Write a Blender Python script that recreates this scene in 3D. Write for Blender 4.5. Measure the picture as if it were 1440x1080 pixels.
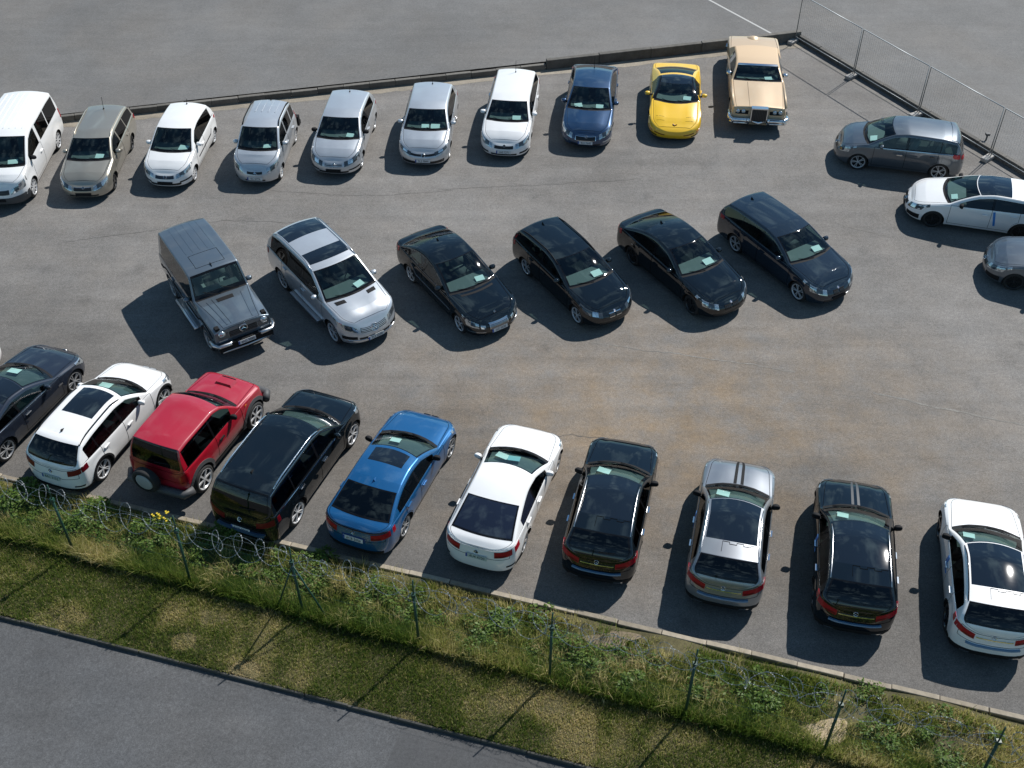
import bpy, bmesh, math, random
import numpy as np
from mathutils import Vector, Matrix

for o in list(bpy.data.objects):
    bpy.data.objects.remove(o)
S = bpy.context.scene
COL = S.collection
PI = math.pi
R_ = math.radians

# ------------------------------------------------------------------ camera
PITCH, ROLL, CAMH, FOC = 0.7516, -0.0028, 21.714, 1600.0
cam_d = bpy.data.cameras.new('camera')
cam = bpy.data.objects.new('camera', cam_d)
COL.objects.link(cam)
cam_d.sensor_fit = 'HORIZONTAL'
cam_d.sensor_width = 36.0
cam_d.lens = 36.0 * FOC / 1440.0
cam_d.clip_end = 3000
cam.matrix_world = (Matrix.Translation((0, 0, CAMH)) @ Matrix.Rotation(PI / 2 - PITCH, 4, 'X')
                    @ Matrix.Rotation(ROLL, 4, 'Z'))
S.camera = cam

# ------------------------------------------------------------------ sky and sun
SUN_AZ, SUN_EL = 42.5, 46.0          # azimuth measured from +Y towards +X
W = bpy.data.worlds.new('World')
S.world = W
W.use_nodes = True
nt = W.node_tree
nt.nodes.clear()
out = nt.nodes.new('ShaderNodeOutputWorld')
bg = nt.nodes.new('ShaderNodeBackground')
sky = nt.nodes.new('ShaderNodeTexSky')
sky.sky_type = 'NISHITA'
sky.sun_disc = False
sky.sun_elevation = R_(SUN_EL)
sky.sun_rotation = R_(SUN_AZ)
sky.dust_density = 0.0
sky.ozone_density = 2.0
bg.inputs['Strength'].default_value = 0.062
# a broken layer of fair-weather clouds over the whole sky
tc = nt.nodes.new('ShaderNodeTexCoord')
sep = nt.nodes.new('ShaderNodeSeparateXYZ')
nt.links.new(tc.outputs['Generated'], sep.inputs[0])
zz = nt.nodes.new('ShaderNodeMath'); zz.operation = 'MAXIMUM'; zz.inputs[1].default_value = 0.0
nt.links.new(sep.outputs['Z'], zz.inputs[0])
za = nt.nodes.new('ShaderNodeMath'); za.operation = 'ADD'; za.inputs[1].default_value = 0.25
nt.links.new(zz.outputs[0], za.inputs[0])
dv = nt.nodes.new('ShaderNodeVectorMath'); dv.operation = 'DIVIDE'
cmb = nt.nodes.new('ShaderNodeCombineXYZ')
for k in range(3):
    nt.links.new(za.outputs[0], cmb.inputs[k])
nt.links.new(tc.outputs['Generated'], dv.inputs[0])
nt.links.new(cmb.outputs[0], dv.inputs[1])
nz = nt.nodes.new('ShaderNodeTexNoise')
nz.inputs['Scale'].default_value = 7.5
nz.inputs['Detail'].default_value = 7
nz.inputs['Roughness'].default_value = 0.6
nt.links.new(dv.outputs[0], nz.inputs['Vector'])
cr = nt.nodes.new('ShaderNodeValToRGB')
cr.color_ramp.elements[0].position = 0.51; cr.color_ramp.elements[0].color = (0, 0, 0, 1)
cr.color_ramp.elements[1].position = 0.70; cr.color_ramp.elements[1].color = (1, 1, 1, 1)
nt.links.new(nz.outputs['Fac'], cr.inputs[0])
cl = nt.nodes.new('ShaderNodeMix'); cl.data_type = 'RGBA'; cl.blend_type = 'MIX'
nt.links.new(sky.outputs[0], cl.inputs['A'])
cl.inputs['B'].default_value = (13.0, 14.0, 15.2, 1)
mf = nt.nodes.new('ShaderNodeMath'); mf.operation = 'MULTIPLY'; mf.inputs[1].default_value = 0.55
nt.links.new(cr.outputs[0], mf.inputs[0])
nt.links.new(mf.outputs[0], cl.inputs['Factor'])
tn = nt.nodes.new('ShaderNodeMix'); tn.data_type = 'RGBA'; tn.blend_type = 'MULTIPLY'; tn.inputs['Factor'].default_value = 1
nt.links.new(cl.outputs['Result'], tn.inputs['A']); tn.inputs['B'].default_value = (.74, 1.0, 1.06, 1)
nt.links.new(tn.outputs['Result'], bg.inputs['Color'])
nt.links.new(bg.outputs[0], out.inputs['Surface'])

sd = bpy.data.lights.new('sun', 'SUN')
sd.energy = 4.6
sd.angle = R_(0.53)
sd.color = (1.0, 0.965, 0.92)
sun = bpy.data.objects.new('sun', sd)
COL.objects.link(sun)
sv = Vector((math.sin(R_(SUN_AZ)) * math.cos(R_(SUN_EL)), math.cos(R_(SUN_AZ)) * math.cos(R_(SUN_EL)), math.sin(R_(SUN_EL))))
sun.rotation_euler = sv.to_track_quat('Z', 'Y').to_euler()
sun.location = (20, 40, 40)

S.view_settings.view_transform = 'Standard'
S.view_settings.look = 'None'
S.view_settings.exposure = 0.36
S.view_settings.gamma = 1.0
S.view_settings.use_curve_mapping = False
S.render.engine = 'CYCLES'
S.cycles.max_bounces = 6
S.cycles.caustics_reflective = False
S.cycles.caustics_refractive = False
S.cycles.transparent_max_bounces = 8

# ------------------------------------------------------------------ materials
MATS = {}
def srgb(h):
    return tuple(((c / 255) / 12.92 if c / 255 <= .04045 else ((c / 255 + .055) / 1.055) ** 2.4) for c in h)
def newmat(name):
    m = bpy.data.materials.new(name)
    m.use_nodes = True
    return m, m.node_tree, m.node_tree.nodes['Principled BSDF']
def mat(name, col, rough=.5, metal=0., coat=0., spec=.5):
    if name in MATS: return MATS[name]
    m, t, b = newmat(name)
    b.inputs['Base Color'].default_value = (*col, 1)
    b.inputs['Roughness'].default_value = rough
    b.inputs['Metallic'].default_value = metal
    b.inputs['Coat Weight'].default_value = coat
    b.inputs['Coat Roughness'].default_value = .03
    b.inputs['Specular IOR Level'].default_value = spec
    MATS[name] = m
    return m
def paint(name, col, metal=0., rough=.4, dust=.12, coat=1.0, spec=.5):
    """car paint: clear coat over a base that carries a little dust and uneven wear"""
    if name in MATS: return MATS[name]
    m, t, b = newmat(name)
    N, L = t.nodes, t.links
    tc = N.new('ShaderNodeTexCoord')
    n1 = N.new('ShaderNodeTexNoise'); n1.inputs['Scale'].default_value = 2.3; n1.inputs['Detail'].default_value = 6
    L.new(tc.outputs['Object'], n1.inputs['Vector'])
    n2 = N.new('ShaderNodeTexNoise'); n2.inputs['Scale'].default_value = 60; n2.inputs['Detail'].default_value = 2
    L.new(tc.outputs['Object'], n2.inputs['Vector'])
    r = N.new('ShaderNodeMapRange'); r.inputs['From Min'].default_value = .45; r.inputs['From Max'].default_value = .8
    r.inputs['To Min'].default_value = 0.0; r.inputs['To Max'].default_value = dust
    L.new(n1.outputs['Fac'], r.inputs['Value'])
    mx = N.new('ShaderNodeMix'); mx.data_type = 'RGBA'
    L.new(r.outputs[0], mx.inputs['Factor'])
    mx.inputs['A'].default_value = (*col, 1)
    mx.inputs['B'].default_value = (.30, .28, .25, 1)
    L.new(mx.outputs['Result'], b.inputs['Base Color'])
    b.inputs['Metallic'].default_value = metal
    b.inputs['Roughness'].default_value = rough
    b.inputs['Coat Weight'].default_value = coat
    b.inputs['Specular IOR Level'].default_value = spec
    b.inputs['Coat IOR'].default_value = 1.7
    r2 = N.new('ShaderNodeMapRange'); r2.inputs['To Min'].default_value = .01; r2.inputs['To Max'].default_value = .045
    L.new(n1.outputs['Fac'], r2.inputs['Value'])
    L.new(r2.outputs[0], b.inputs['Coat Roughness'])
    bp = N.new('ShaderNodeBump'); bp.inputs['Strength'].default_value = .02; bp.inputs['Distance'].default_value = .002
    L.new(n2.outputs['Fac'], bp.inputs['Height']); L.new(bp.outputs[0], b.inputs['Normal'])
    MATS[name] = m
    return m
def glass(name, tint):
    if name in MATS: return MATS[name]
    m, t, b = newmat(name)
    N, L = t.nodes, t.links
    N.remove(b)
    tr = N.new('ShaderNodeBsdfTransparent'); tr.inputs[0].default_value = (*tint, 1)
    gl = N.new('ShaderNodeBsdfGlossy'); gl.inputs['Roughness'].default_value = .02
    # two-sided Schlick reflectance of a thin pane
    ge = N.new('ShaderNodeNewGeometry')
    def op(o, a, b_=None):
        q = N.new('ShaderNodeMath'); q.operation = o
        for k, v in ((0, a), (1, b_)):
            if v is None: continue
            if isinstance(v, (int, float)): q.inputs[k].default_value = v
            else: L.new(v, q.inputs[k])
        return q
    dt = N.new('ShaderNodeVectorMath'); dt.operation = 'DOT_PRODUCT'
    L.new(ge.outputs['Normal'], dt.inputs[0]); L.new(ge.outputs['Incoming'], dt.inputs[1])
    ab = op('ABSOLUTE', dt.outputs['Value']); iv = op('SUBTRACT', 1.0, ab.outputs[0]); pw = op('POWER', iv.outputs[0], 5.0)
    ml = op('MULTIPLY', pw.outputs[0], .92); fr = op('ADD', ml.outputs[0], .07)
    ms = N.new('ShaderNodeMixShader')
    L.new(fr.outputs[0], ms.inputs[0]); L.new(tr.outputs[0], ms.inputs[1]); L.new(gl.outputs[0], ms.inputs[2])
    L.new(ms.outputs[0], N['Material Output'].inputs[0])
    MATS[name] = m
    return m

M_GLASS = glass('green tinted glass', (.58, .76, .74))
M_DARKG = glass('privacy glass', (.06, .075, .085))
M_SIDEG = glass('tinted side glass', (.26, .34, .33))
M_ROOFG = mat('black roof glass', (.006, .008, .011), .03, 0, 1, .6)
M_FRIT = mat('black window border', (.006, .006, .007), .05, 0, 0, .4)
M_BLACK = mat('black plastic', (.014, .014, .015), .7, 0, 0, .15)
M_TRIM = mat('grey plastic', (.06, .062, .065), .6)
M_CHROME = mat('chrome', (.78, .79, .80), .12, 1)
M_ALU = mat('brushed aluminium', (.55, .56, .58), .3, 1)
M_TYRE = mat('tyre rubber', (.018, .018, .018), .8)
M_HOLE = mat('dark wheel well', (.006, .006, .006), .9)
M_RIM = mat('silver alloy', (.60, .61, .62), .3, .25, .5)
M_RIMD = mat('black alloy', (.03, .03, .032), .3, .5, .5)
M_RIMG = mat('grey alloy', (.36, .365, .37), .3, .3, .5)
M_LAMP = mat('clear headlamp lens', (.50, .54, .56), .08, .75, 1)
M_LAMPD = mat('smoked headlamp lens', (.07, .08, .09), .08, .3, 1)
M_RED = mat('red tail lamp lens', (.34, .002, .012), .35, 0, .25, .3)
M_REDD = mat('dark red tail lamp lens', (.13, .002, .008), .3, 0, .25, .3)
M_ORANGE = mat('orange indicator lens', (.55, .16, .02), .15, 0, 1)
M_GRILLE = mat('black grille mesh', (.01, .01, .011), .4)
M_SEAT = mat('grey seat fabric', (.13, .13, .132), .8)
M_SEATB = mat('beige seat leather', (.20, .17, .13), .6)
M_DASH = mat('dark dashboard', (.10, .104, .104), .7)
M_PAPER = mat('white paper', (.86, .86, .84), .8)
M_PLATE = mat('white number plate', (.62, .63, .62), .4)
M_PLATEB = mat('blue plate band', (.02, .07, .30), .4)
M_INK = mat('black plate lettering', (.012, .012, .014), .5)
M_SEAM = mat('panel gap', (.006, .006, .006), .9, 0, 0, 0)
M_TAPE = mat('blue tape', (.03, .20, .55), .5)

# ------------------------------------------------------------------ object helpers
def link(o, parent=None):
    COL.objects.link(o)
    if parent is not None: o.parent = parent
    return o
def mesh(name, V, F, mats, mi=None, parent=None, smooth=False):
    me = bpy.data.meshes.new(name)
    me.from_pydata([tuple(v) for v in V], [], F)
    for m in (mats if isinstance(mats, (list, tuple)) else [mats]): me.materials.append(m)
    if mi is not None: me.polygons.foreach_set('material_index', mi)
    if smooth: me.polygons.foreach_set('use_smooth', [True] * len(F))
    me.update()
    return link(bpy.data.objects.new(name, me), parent)
def tag(o, label=None, cat=None, group=None, kind=None):
    if label: o['label'] = label
    if cat: o['category'] = cat
    if group: o['group'] = group
    if kind: o['kind'] = kind
    return o
def empty(name, loc, rz=0):
    o = bpy.data.objects.new(name, None)
    o.empty_display_size = .3
    o.location = loc; o.rotation_euler = (0, 0, rz)
    return link(o)
class MB:
    """collects simple solids into one mesh"""
    def __init__(s): s.V = []; s.F = []; s.I = []
    def add(s, V, F, mi=0):
        b = len(s.V); s.V += [tuple(v) for v in V]; s.F += [tuple(b + i for i in f) for f in F]; s.I += [mi] * len(F)
    def box(s, c, h, mi=0, M=None, top=1.0):
        V = []
        for dz in (-1, 1):
            k = top if dz > 0 else 1
            for dx, dy in ((-1, -1), (1, -1), (1, 1), (-1, 1)):
                v = Vector((dx * h[0] * k, dy * h[1] * k, dz * h[2]))
                V.append((M @ v if M is not None else v) + Vector(c))
        s.add(V, [(3, 2, 1, 0), (4, 5, 6, 7), (0, 1, 5, 4), (1, 2, 6, 5), (2, 3, 7, 6), (3, 0, 4, 7)], mi)
    def tube(s, pts, r, n=6, mi=0, caps=True):
        pts = [Vector(p) for p in pts]
        rs = r if isinstance(r, (list, tuple)) else [r] * len(pts)
        V = []; up = Vector((0, 0, 1))
        for k, p in enumerate(pts):
            t = (pts[min(k + 1, len(pts) - 1)] - pts[max(k - 1, 0)]).normalized()
            a = t.cross(up)
            if a.length < 1e-3: a = t.cross(Vector((1, 0, 0)))
            a.normalize(); b = t.cross(a)
            for q in range(n):
                an = 2 * PI * q / n
                V.append(p + (a * math.cos(an) + b * math.sin(an)) * rs[k])
        F = []
        for k in range(len(pts) - 1):
            for q in range(n):
                F.append((k * n + q, k * n + (q + 1) % n, (k + 1) * n + (q + 1) % n, (k + 1) * n + q))
        if caps:
            F.append(tuple(range(n - 1, -1, -1))); F.append(tuple((len(pts) - 1) * n + q for q in range(n)))
        s.add(V, F, mi)
    def lathe(s, prof, n=28, mi=0, axis='y'):
        """prof: (radius, offset along the axis)"""
        V = []; m = len(prof)
        for q in range(n):
            a = 2 * PI * q / n
            for r, o in prof: V.append((r * math.cos(a), o, r * math.sin(a)) if axis == 'y' else (r * math.cos(a), r * math.sin(a), o))
        F = []
        for q in range(n):
            for k in range(m - 1):
                F.append((q * m + k, ((q + 1) % n) * m + k, ((q + 1) % n) * m + k + 1, q * m + k + 1))
        s.add(V, F, mi)
    def build(s, name, mats, parent=None, smooth=False):
        return mesh(name, s.V, s.F, mats, s.I, parent, smooth)
def inst(src, name, parent, M):
    o = bpy.data.objects.new(name, src)
    link(o, parent); o.matrix_local = M
    return o
def text_mesh(txt, size):
    cu = bpy.data.curves.new('lettering', 'FONT')
    cu.body = txt; cu.size = size; cu.align_x = 'CENTER'; cu.align_y = 'CENTER'; cu.resolution_u = 2; cu.extrude = .0015
    o = bpy.data.objects.new('lettering', cu); COL.objects.link(o)
    dg = bpy.context.evaluated_depsgraph_get()
    me = bpy.data.meshes.new_from_object(o.evaluated_get(dg))
    bpy.data.objects.remove(o)
    me.materials.clear(); me.materials.append(M_INK)
    return me

# ------------------------------------------------------------------ shared wheel meshes (unit tyre radius, outer face towards +y)
def wheel_meshes():
    d = {}
    b = MB(); w = .32
    b.lathe([(.73, w), (.78, w + .012), (.88, w + .004), (.955, w - .05), (1.0, w - .14), (1.0, -.22), (.95, -.30), (.70, -.32)], 36)
    o = b.build('tyre', M_TYRE, None, True); d['tyre'] = o.data; bpy.data.objects.remove(o)
    b = MB()
    b.lathe([(.0, w - .10), (.71, w - .10)], 24); b.lathe([(.71, w - .1), (.71, -.28)], 24)
    o = b.build('hub', M_HOLE, None); d['hub'] = o.data; bpy.data.objects.remove(o)
    def rim(nm, n, m, wid, twin=0.0, tilt=0.0):
        b = MB()
        b.lathe([(.66, w - .09), (.69, w - .02), (.715, w + .008), (.75, w + .010), (.76, w - .02)], 36)
        b.lathe([(.001, w - .02), (.09, w - .02), (.12, w - .05)], 14)
        for k in range(n):
            for tw in ((-twin, twin) if twin else (0,)):
                a = 2 * PI * k / n + tw
                e = a + tilt
                def P(r, an, hw, o):
                    return [(r * math.cos(an) + s * hw * math.sin(an), o, r * math.sin(an) - s * hw * math.cos(an)) for s in (-1, 1)]
                p = P(.07, a, wid * .8, w - .025) + P(.38, a, wid * .75, w - .03) + P(.70, e, wid, w - .010)
                q = [(x * .99, y - .07, z * .99) for x, y, z in p]
                b.add(p + q, [(0, 1, 3, 2), (2, 3, 5, 4), (0, 2, 8, 6), (2, 4, 10, 8), (1, 7, 9, 3), (3, 9, 11, 5)])
        o = b.build('rim', m, None); d[nm] = o.data; bpy.data.objects.remove(o)
    rim('five', 5, M_RIM, .085); rim('seven', 7, M_RIM, .05); rim('ten', 5, M_RIM, .034, .16)
    rim('twelve', 12, M_RIM, .022); rim('five_dark', 5, M_RIMD, .07); rim('ten_dark', 5, M_RIMD, .035, .15)
    rim('ten_grey', 5, M_RIMG, .04, .17); rim('five_grey', 5, M_RIMG, .06, .1)
    rim('hubcap', 9, M_RIM, .075); rim('six', 6, M_RIM, .075)
    return d
WH = wheel_meshes()
def roundbox(name, m, c, h, bev, seg=2):
    bm = bmesh.new(); bmesh.ops.create_cube(bm, size=2)
    for v in bm.verts: v.co = Vector((v.co.x * h[0] + c[0], v.co.y * h[1] + c[1], v.co.z * h[2] + c[2]))
    bmesh.ops.bevel(bm, geom=bm.edges[:], offset=bev, segments=seg, affect='EDGES', profile=.6)
    me = bpy.data.meshes.new(name); bm.to_mesh(me); bm.free(); me.materials.append(m)
    me.polygons.foreach_set('use_smooth', [True] * len(me.polygons)); me.update()
    return me
def seat_mesh(m):
    b = MB()
    b.box((0, 0, .10), (.26, .25, .09)); 
    Mx = Matrix.Rotation(R_(-18), 3, 'Y')
    b.box((-.30, 0, .42), (.07, .24, .32), 0, Mx, .92)
    b.box((-.40, 0, .80), (.05, .13, .09), 0, Mx, .9)
    o = b.build('seat', m); me = o.data; bpy.data.objects.remove(o)
    bm = bmesh.new(); bm.from_mesh(me)
    bmesh.ops.bevel(bm, geom=bm.edges[:], offset=.03, segments=2, affect='EDGES'); bm.to_mesh(me); bm.free()
    me.polygons.foreach_set('use_smooth', [True] * len(me.polygons)); me.update()
    return me
SEAT, SEATB_ = seat_mesh(M_SEAT), seat_mesh(M_SEATB)
_b = MB()
_b.tube([(0, .18 * math.cos(a), .18 * math.sin(a)) for a in [2 * PI * k / 16 for k in range(17)]], .016, 5, 0, False)
_b.box((.02, 0, 0), (.02, .06, .05)); _b.box((.01, 0, -.06), (.012, .17, .018))
_o = _b.build('steering_wheel', M_BLACK, None, True); STEER = _o.data; bpy.data.objects.remove(_o)
def mirror_mesh(m):
    bm = bmesh.new(); bmesh.ops.create_uvsphere(bm, u_segments=14, v_segments=10, radius=1)
    for v in bm.verts:
        x, y, z = v.co
        v.co.x = (min(x, .35)) * .085 * 1.5 if x > 0 else x * .03
        v.co.x = x * .10 if x > 0 else x * .035
        v.co.y = math.copysign(abs(y) ** .75, y) * .10; v.co.z = math.copysign(abs(z) ** .75, z) * .07
    me = bpy.data.meshes.new('mirror'); bm.to_mesh(me); bm.free(); me.materials.append(m); me.materials.append(M_BLACK); me.materials.append(M_CHROME)
    me.polygons.foreach_set('use_smooth', [True] * len(me.polygons)); me.update()
    return me

# ------------------------------------------------------------------ the car body: one lofted skin, cut into panels and panes
def pchip(xs, ys):
    xs = np.array(xs, float); ys = np.array(ys, float); h = np.diff(xs); dl = np.diff(ys) / h
    m = np.zeros(len(xs)); m[0] = dl[0]; m[-1] = dl[-1]
    for k in range(1, len(xs) - 1):
        if dl[k - 1] * dl[k] > 0:
            w1, w2 = 2 * h[k] + h[k - 1], h[k] + 2 * h[k - 1]
            m[k] = (w1 + w2) / (w1 / dl[k - 1] + w2 / dl[k])
    def f(x):
        x = min(max(x, xs[0]), xs[-1]); k = min(max(int(np.searchsorted(xs, x)) - 1, 0), len(h) - 1)
        t = (x - xs[k]) / h[k]
        return ((2 * t**3 - 3 * t**2 + 1) * ys[k] + (t**3 - 2 * t**2 + t) * h[k] * m[k] + (-2 * t**3 + 3 * t**2) * ys[k + 1] + (t**3 - t**2) * h[k] * m[k + 1])
    return f
TS = [0, .12, .28, .45, .62, .78, .9, 1.0]
YF = [.94, .75, .5, .25, 0]
class Car:
    pass
def build_car(sp, root):
    """sp: measures in metres, d = distance behind the nose"""
    c = Car(); c.sp = sp; c.root = root
    L, Wd, wb, fo, r = sp['L'], sp['W'], sp['wb'], sp['fo'], sp['r']
    W2 = Wd / 2; xf = wb / 2 + fo; c.xf = xf
    af, ar = sp.get('af', .60), sp.get('ar', .40); nf, mf_ = sp.get('nf', 2.05), sp.get('mf', 2.75); nr, mr = sp.get('nr', 2.2), sp.get('mr', 3.1)
    d1, d2, d3, d4 = sp['d1'], sp['d2'], sp['d3'], sp['d4']
    hood, roof, tail = sp['hood'], sp['roof'], sp['tail']      # knot lists
    fh = pchip([p[0] for p in hood], [p[1] for p in hood])
    frf = pchip([p[0] for p in roof], [p[1] for p in roof])
    ftl = pchip([p[0] for p in tail], [p[1] for p in tail])
    z1, z2, z3, z4 = hood[-1][1], roof[0][1], roof[-1][1], tail[0][1]
    wbul, rbul = sp.get('wbul', .025), sp.get('rbul', .02)
    def T(d):
        if d <= d1: return fh(d)
        if d <= d2:
            t = (d - d1) / (d2 - d1); return z1 + (z2 - z1) * t + wbul * 4 * t * (1 - t)
        if d <= d3: return frf(d)
        if d <= d4:
            t = (d - d3) / (d4 - d3); return z3 + (z4 - z3) * t + rbul * 4 * t * (1 - t)
        return ftl(d)
    def cap(d):
        if d < af: s = ((af - d) / af) ** (nf / 2); return max(0, 1 - s * s) ** (1 / mf_)
        if d > L - ar: s = ((d - L + ar) / ar) ** (nr / 2); return max(0, 1 - s * s) ** (1 / mr)
        return 1.0
    zs = sp.get('sill', .21); zbf, zbr = sp['belt']
    bi = sp.get('bi', .945); sh = sp.get('sh', .045); wr = sp['wr'] * W2; rc = sp.get('rc', .085)
    zr = max(p[1] for p in roof)
    def belt(d): 
        b = zbf + (zbr - zbf) * min(max((d - d1) / (d4 - d1), 0), 1)
        return min(b, T(d) - sh)
    Rr = sp.get('arch', r * 1.12); wz = r
    axf, axr = fo, fo + wb
    def zlow(d):
        z = zs + sp.get('fup', .02) * max(0, (af - d) / af) + sp.get('rup', .07) * max(0, (d - L + ar + .3) / (ar + .3))
        for a in (axf, axr):
            u = d - a
            if abs(u) < Rr - 1e-4: z = max(z, wz + math.sqrt(Rr * Rr - u * u))
        return z
    crown, hcr = sp.get('crown', .04), sp.get('hcrown', .035)
    fe = sp.get('fe', .78); te = sp.get('te', .86)
    def yedge(d, w, h, zb):
        yb = w * bi; pl = .05 * w / W2
        ec = (yb - pl) + (wr - (W2 * bi - .05)) * min(max((h - zb) / (zr - zbf), 0), 1)
        if d < d1: 
            t = d / d1; return w * (fe + ((ec / w if w > 0 else fe) - fe) * t ** 1.5)
        if d > d4 and d4 < L - .3:
            t = (d - d4) / (L - d4); return w * ((ec / w if w > 0 else te) * (1 - t) + te * t)
        return ec
    fcb = pchip([0, af * .6, d1, d2, (d2 + d3) / 2, d3, d4, L - ar * .4, L] if d4 < L - ar * .4 - .02 else [0, af * .6, d1, d2, (d2 + d3) / 2, d3, d4, L + .01],
                ([0, 0.02, sp.get('cb', .17), sp.get('cb', .17) * .65, 0, -.06, -sp.get('rb', .09), -.03, 0] if d4 < L - ar * .4 - .02 else [0, 0.02, sp.get('cb', .17), sp.get('cb', .17) * .65, 0, -.05, -sp.get('rb', .06), -.02]))
    # stations along the body
    br = {0., af, L - ar, L, d1, d2, d3, d4, d1 - .07, d1 + .05, d2 - .03, d3 + .03, d4 - .05, sp.get('hoodfront', .13)}
    for a in (axf, axr):
        for q in (-1, 1): br |= {a + q * Rr, a + q * (Rr - .004)}
        br |= {a + Rr * math.sin(x) for x in np.linspace(-1.45, 1.45, 13)}
    for a, b_ in sp.get('doors', []): br |= {a, b_}
    for a, b_, k in sp.get('wins', []): br |= {a, b_}
    for a, b_ in sp.get('sunroofs', []): br |= {a, b_}
    br |= {af - af * math.sin(t) ** (2 / nf) for t in np.linspace(0, PI / 2, 15)}
    br |= {L - ar + ar * math.sin(t) ** (2 / nr) for t in np.linspace(0, PI / 2, 14)}
    D = sorted(x for x in br if -1e-6 <= x <= L + 1e-6)
    D2 = [D[0]]
    for x in D[1:]:
        if x - D2[-1] < .003: continue
        while x - D2[-1] > .10: D2.append(min(D2[-1] + (x - D2[-1]) / math.ceil((x - D2[-1]) / .09), x - .03))
        D2.append(x)
    D2[-1] = L; D = D2; n = len(D)
    lf, lr = sp.get('lf', .15), sp.get('lr', .10)
    G = np.zeros((n, 43, 3))
    hr = sp.get('ridge', (0, 0, 0))         # hood relief at yfrac .75,.5,.25
    for i, d in enumerate(D):
        w = W2 * cap(d) * (1 - (sp.get('ptap', .05) if d < L / 2 else .045) * (abs(d - L / 2) / (L / 2)) ** 3.2)
        h = T(d); zb = belt(d); zl = min(zlow(d), zb - .02); ye = yedge(d, w, h, zb)
        zm = zs + .46 * (zb - zs); S_ = []
        for t in TS:
            z = zl + (zb - zl) * t
            y = w * (1 - sp.get('tuck', .07) * ((zm - z) / (zm - zs)) ** 2) if z < zm else w * (1 - sp.get('tumb', .03) * ((z - zm) / (zb - zm)) ** 2)
            if .70 < t < .85: y += .007 * w / W2
            for a in (axf, axr):
                q = math.hypot(d - a, z - wz) - Rr
                y += sp.get('flare', .018) * math.exp(-(q / .09) ** 2) * (w / W2) ** 3
            S_.append([0, y, z])
        yb = w * bi; B = np.array([yb, zb + .012]); pl = .055 * w / W2
        C_ = np.array([ye + pl, max(h, zb + .02)]); hh = max(C_[1] - zb, .02); rr = min(rc, .5 * hh)
        P0 = B + (C_ - B) * (1 - rr / hh)
        for q in (0, .07, .55, 1.0):
            p = B + (P0 - B) * q; S_.append([0, p[0], p[1]])
        P2 = np.array([ye, h])
        for t in (.2, .4, .6, .8, 1.0):
            p = P0 * (1 - t) ** 2 + C_ * 2 * t * (1 - t) + P2 * t * t; S_.append([0, p[0], p[1]])
        capw = cap(d) ** 2
        cr_ = (hcr if d < d1 else (hcr + (crown - hcr) * min(1, (d - d1) / (d2 - d1)) if d < d3 else max(crown * (1 - .6 * (d - d3) / (d4 - d3)), .012))) * capw
        cbv = fcb(d)
        rw = math.sin(PI * min(max((d - .1) / (d1 - .1), 0), 1)) ** .6 if d < d1 else 0
        for q, yf in enumerate(YF):
            z = h + cr_ * (1 - yf * yf)
            if 1 <= q <= 3: z += hr[q - 1] * rw
            if q == 4: z += hr[2] * rw
            S_.append([cbv * (1 - yf * yf) * capw ** .5, ye * yf, z])
        S_ = np.array(S_); x = xf - d
        cwf = max(0, (af - d) / af); cwr = max(0, (d - L + ar) / ar)
        zt = max(h, .6)
        ln = np.clip((S_[:, 2] - .46) / (zt - .46), 0, 1.2) ** 1.6
        und = np.clip((.36 - S_[:, 2]) / .2, 0, 1) ** 2
        S_[:, 0] += x - cwf * (lf * ln + .07 * und) + cwr * (lr * ln + .05 * und)
        G[i, :22] = S_; G[i, 22:] = S_[20::-1] * np.array([1, -1, 1])
    # vertex normals
    P = G; N = np.zeros_like(G)
    a = P[1:, 1:] - P[:-1, :-1]; b_ = P[:-1, 1:] - P[1:, :-1]
    fn = np.cross(a, b_); 
    for di in (0, 1):
        for dj in (0, 1): N[di:n - 1 + di, dj:42 + dj] += fn
    ln_ = np.linalg.norm(N, axis=2, keepdims=True); N = N / np.maximum(ln_, 1e-9)
    # outward check
    if N[n // 2, 21, 2] < 0: N = -N; flip = True
    else: flip = False
    c.G, c.N, c.D, c.n = G, N, D, n; c.T = T; c.L = L; c.W2 = W2; c.cap = cap; c.af, c.ar = af, ar; c.belt = belt
    pm, tm = sp['paint'], sp.get('trim', M_FRIT); rm = sp.get('roofpaint', pm)
    gw, gr = sp.get('glassF', M_GLASS), sp.get('glassR', M_DARKG)
    doors = sp.get('doors', []); wins = sp.get('wins', [])
    cladding = sp.get('cladding')
    dt0 = sp.get('boot', L - .10)
    def label(dm, j):
        if j <= 8:
            for k, (p, q) in enumerate(doors):
                if p < dm < q and j >= 1: return 'door%d' % k, (tm if j == 8 else pm)
            if dm > L - ar * .42 and j >= sp.get('bootrow', 4) and dt0 < L: return 'boot', pm
            return 'body', (tm if j == 8 and d1 + .3 < dm < d4 - .1 and wins else (cladding if cladding and j == 0 else pm))
        if j in (9, 10):
            lo = min((w_[0] for w_ in wins), default=9); hi = max((w_[1] for w_ in wins), default=0)
            for p, q, k in wins:
                if p < dm < q: return 'win%s' % k, (M_SIDEG if k == 0 else gr)
            if lo < dm < hi: return 'body', tm
        if j < 16 and j > 10 and sp.get('pillarblack') and d1 - .02 < dm < sp['pillarblack']: return 'body', M_FRIT
        if j < 16: return 'body', (rm if d2 - .1 < dm < d4 or j < 0 else pm)
        if dm < sp.get('hoodfront', .13): return 'body', pm
        if dm < d1 - .07: return 'hood', pm
        if dm < d1: return 'cowl', M_BLACK
        if dm < d2: return 'windshield', (M_FRIT if (dm < d1 + .05 or dm > d2 - .03 or j == 16) else gw)
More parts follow.
